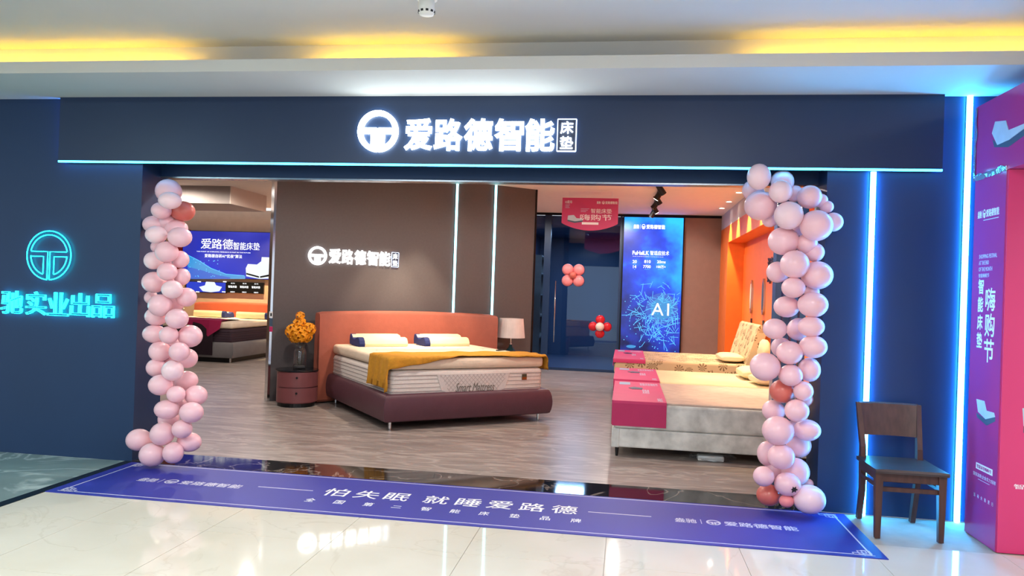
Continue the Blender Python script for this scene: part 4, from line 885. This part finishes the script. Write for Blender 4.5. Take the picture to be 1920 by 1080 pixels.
# ------------------------------------------------------------------ pink promotional arch
AX = 2.9
t = thing('promotion_arch', 'pink promotional archway with white lettering at the right edge', 'arch', (3.2, -1.5, 0))
pf = obj('far_pillar', B(AX, AX+.62, -.66, -.22, 0, 2.375), 'arch_board', t)
obj('near_pillar', B(AX, AX+.62, -3.3, -2.86, 0, 2.375), 'arch_board', t)
bmx = obj('beam', B(AX-.004, AX+.624, -3.3, -.20, 2.377, 2.872), 'arch_board_bluelit', t)  # beam and side sheet: blue neon light mixed into the board's pink
obj('side_sheet', B(AX-.006, AX, -.655, -.222, .0, 2.375), 'arch_board_bluelit', t)
FP = F((AX-.006, 0, 0), (0, -1, 0), (0, 0, 1)); FR = F((0, -.66, 0))
def RX(u0, v0, u1, v1):
    a = atx(u0, v0, AX-.006); b = atx(u1, v1, AX-.006); return (-a.y, -b.y, b.z, a.z)
brand_row(t, FP, (.275, .575, 2.105, 2.155), 'print_white', .001)
panel('printed_line', (.36, .57, 2.085, 2.09), t, FP, 'print_soft', .001)
for k, (s, w_) in enumerate([('SHOPPING FESTIVAL', .25), ('AT THE END', .14), ('OF THE MONTH', .19), ('智能睡眠节', .15)]):
    text('lettering', s, t, FP, (.315, .315+w_, 1.835-.042*k, 1.862-.042*k), 'print_soft', .01, .001)
for k, ch in enumerate('智能床垫'): text('character', ch, t, FP, (.315, .395, 1.60-.118*k, 1.702-.118*k), 'print_white', .03, .001)
for k, ch in enumerate('嗨购节'): text('character', ch, t, FP, (.425, .56, 1.49-.165*k, 1.642-.165*k), 'print_white', .015, .001)
def XP(u, v): 
    a = atx(u, v, AX-.006); return (-a.y, a.z)
poly('bed_picture', [XP(1831, 748), XP(1846, 752), XP(1850, 770), XP(1864, 774), XP(1866, 782), XP(1848, 786), XP(1834, 772)], t, FP, 'picture3', .001)
poly('bed_picture_base', [XP(1831, 774), XP(1848, 786), XP(1866, 782), XP(1866, 790), XP(1850, 798), XP(1832, 782)], t, FP, 'picture2', .0012)
panel('printed_pill', (.365, .595, .455, .495), t, FP, 'print_white', .001); text('lettering', '智能床垫嗨购节', t, FP, (.38, .58, .463, .487), 'arch_board_bluelit', .005, .001, lift=.0012)
text('lettering', '国家高新企业实力保障', t, FP, (.33, .64, .405, .43), 'print_soft', .0, .001); panel('printed_line', (.40, .56, .39, .393), t, FP, 'print_soft', .001)
for k, ch in enumerate('活动火热进行'): text('character', ch, t, FP, (.345+.05*k, .367+.05*k, .268, .292), 'print_soft', 0, .001)
# camera-facing inner sheet
obj('inner_sheet', B(AX, AX+.62, -.668, -.66, .0, 2.375), 'arch_board', t); FR = F((0, -.668, 0))
def RR(u0, v0, u1, v1): return rect_at(u0, v0, u1, v1, -.668)
brand_row(t, FR, (2.995, 3.47, 2.10, 2.155), 'print_white', .001)
for k, s in enumerate(['SHOPPING FESTIVAL', 'AT THE END', 'OF THE MONTH', '智能睡眠节']): text('lettering', s, t, FR, (3.055, 3.055+.25*len(s)/17*(2.6 if k == 3 else 1), 1.83-.045*k, 1.858-.045*k), 'print_white', .01, .001)
for k, ch in enumerate('智能床垫'): text('character', ch, t, FR, (3.04, 3.16, 1.565-.135*k, 1.69-.135*k), 'print_white', .03, .001)
for k, ch in enumerate('嗨购节'): text('character', ch, t, FR, (3.21, 3.42, 1.44-.2*k, 1.63-.2*k), 'print_white', .015, .001)
poly('bed_picture', [(3.02, .90), (3.17, .91), (3.25, .83), (3.40, .82), (3.42, .78), (3.22, .74), (3.03, .79)], t, FR, 'picture3', .001)
poly('bed_picture_base', [(3.03, .79), (3.22, .74), (3.42, .78), (3.42, .74), (3.22, .69), (3.03, .75)], t, FR, 'picture2', .0012)
panel('printed_pill', (3.07, 3.38, .445, .485), t, FR, 'print_white', .001); text('lettering', '智能床垫嗨购节', t, FR, (2.985, 3.46, .40, .43), 'print_white', .0, .001); text('lettering', '电 / 视', t, FR, (3.05, 3.30, .265, .29), 'print_white', .0, .001)
# beam face print and tape
FPB = F((AX-.004, 0, 0), (0, -1, 0), (0, 0, 1))
poly('bed_picture', [XP(1860, 250), XP(1866, 228), XP(1886, 226), XP(1891, 244), XP(1920, 232), (1.05, 2.69), (1.05, 2.62), XP(1892, 262), XP(1870, 272)], t, FPB, 'picture3', .003)
poly('bed_picture_base', [XP(1861, 262), XP(1872, 270), XP(1893, 262), (1.05, 2.62), (1.05, 2.58), XP(1890, 276), XP(1864, 276)], t, FPB, 'picture2', .002)
text('lettering', '智能床垫嗨购节', t, FPB, (1.3, 2.9, 2.5, 2.75), 'print_white', .01, .003)
bm = bmesh.new(); rn = random.Random(4); rings = []
for k in range(16):
    s = .2+.46*k/15; rings.append([(AX-.008-.006*rn.random(), -s, 2.36+.012*rn.random()), (AX-.012-.008*rn.random(), -s, 2.385+.012*rn.random()), (AX-.008-.004*rn.random(), -s, 2.40+.014*rn.random()), (AX-.003, -s, 2.38)])
loft(bm, rings); obj('clear_tape', bm, 'foil', t)
bm = bmesh.new(); rings = []
for k in range(14):
    z = 2.40+.46*k/13; rings.append([(AX-.006-.006*rn.random(), -.215-.02*rn.random(), z), (AX-.012, -.198, z), (AX, -.192, z)])
loft(bm, rings); obj('clear_tape', bm, 'foil', t)

# small tag on the end of the grey wall
q = aty(508, 605, 3.40); FT = F((0, 3.40, 0))
t = thing('hanging_tag', 'small white and pink tag on the left edge of the grey wall', 'tag', q)
for nm, v0, v1, m in (('plate', 584, 596, 'print_white'), ('lettered_strip', 596.5, 612, 'picture2'), ('pink_tip', 612, 622, 'cover')):
    a = rect_at(505.5, v0, 511, v1, 3.40); panel(nm, a, t, FT, m, .006)
panel('plate_hole', rect_at(507, 587, 509.5, 593, 3.394), t, FT, 'black', .007)
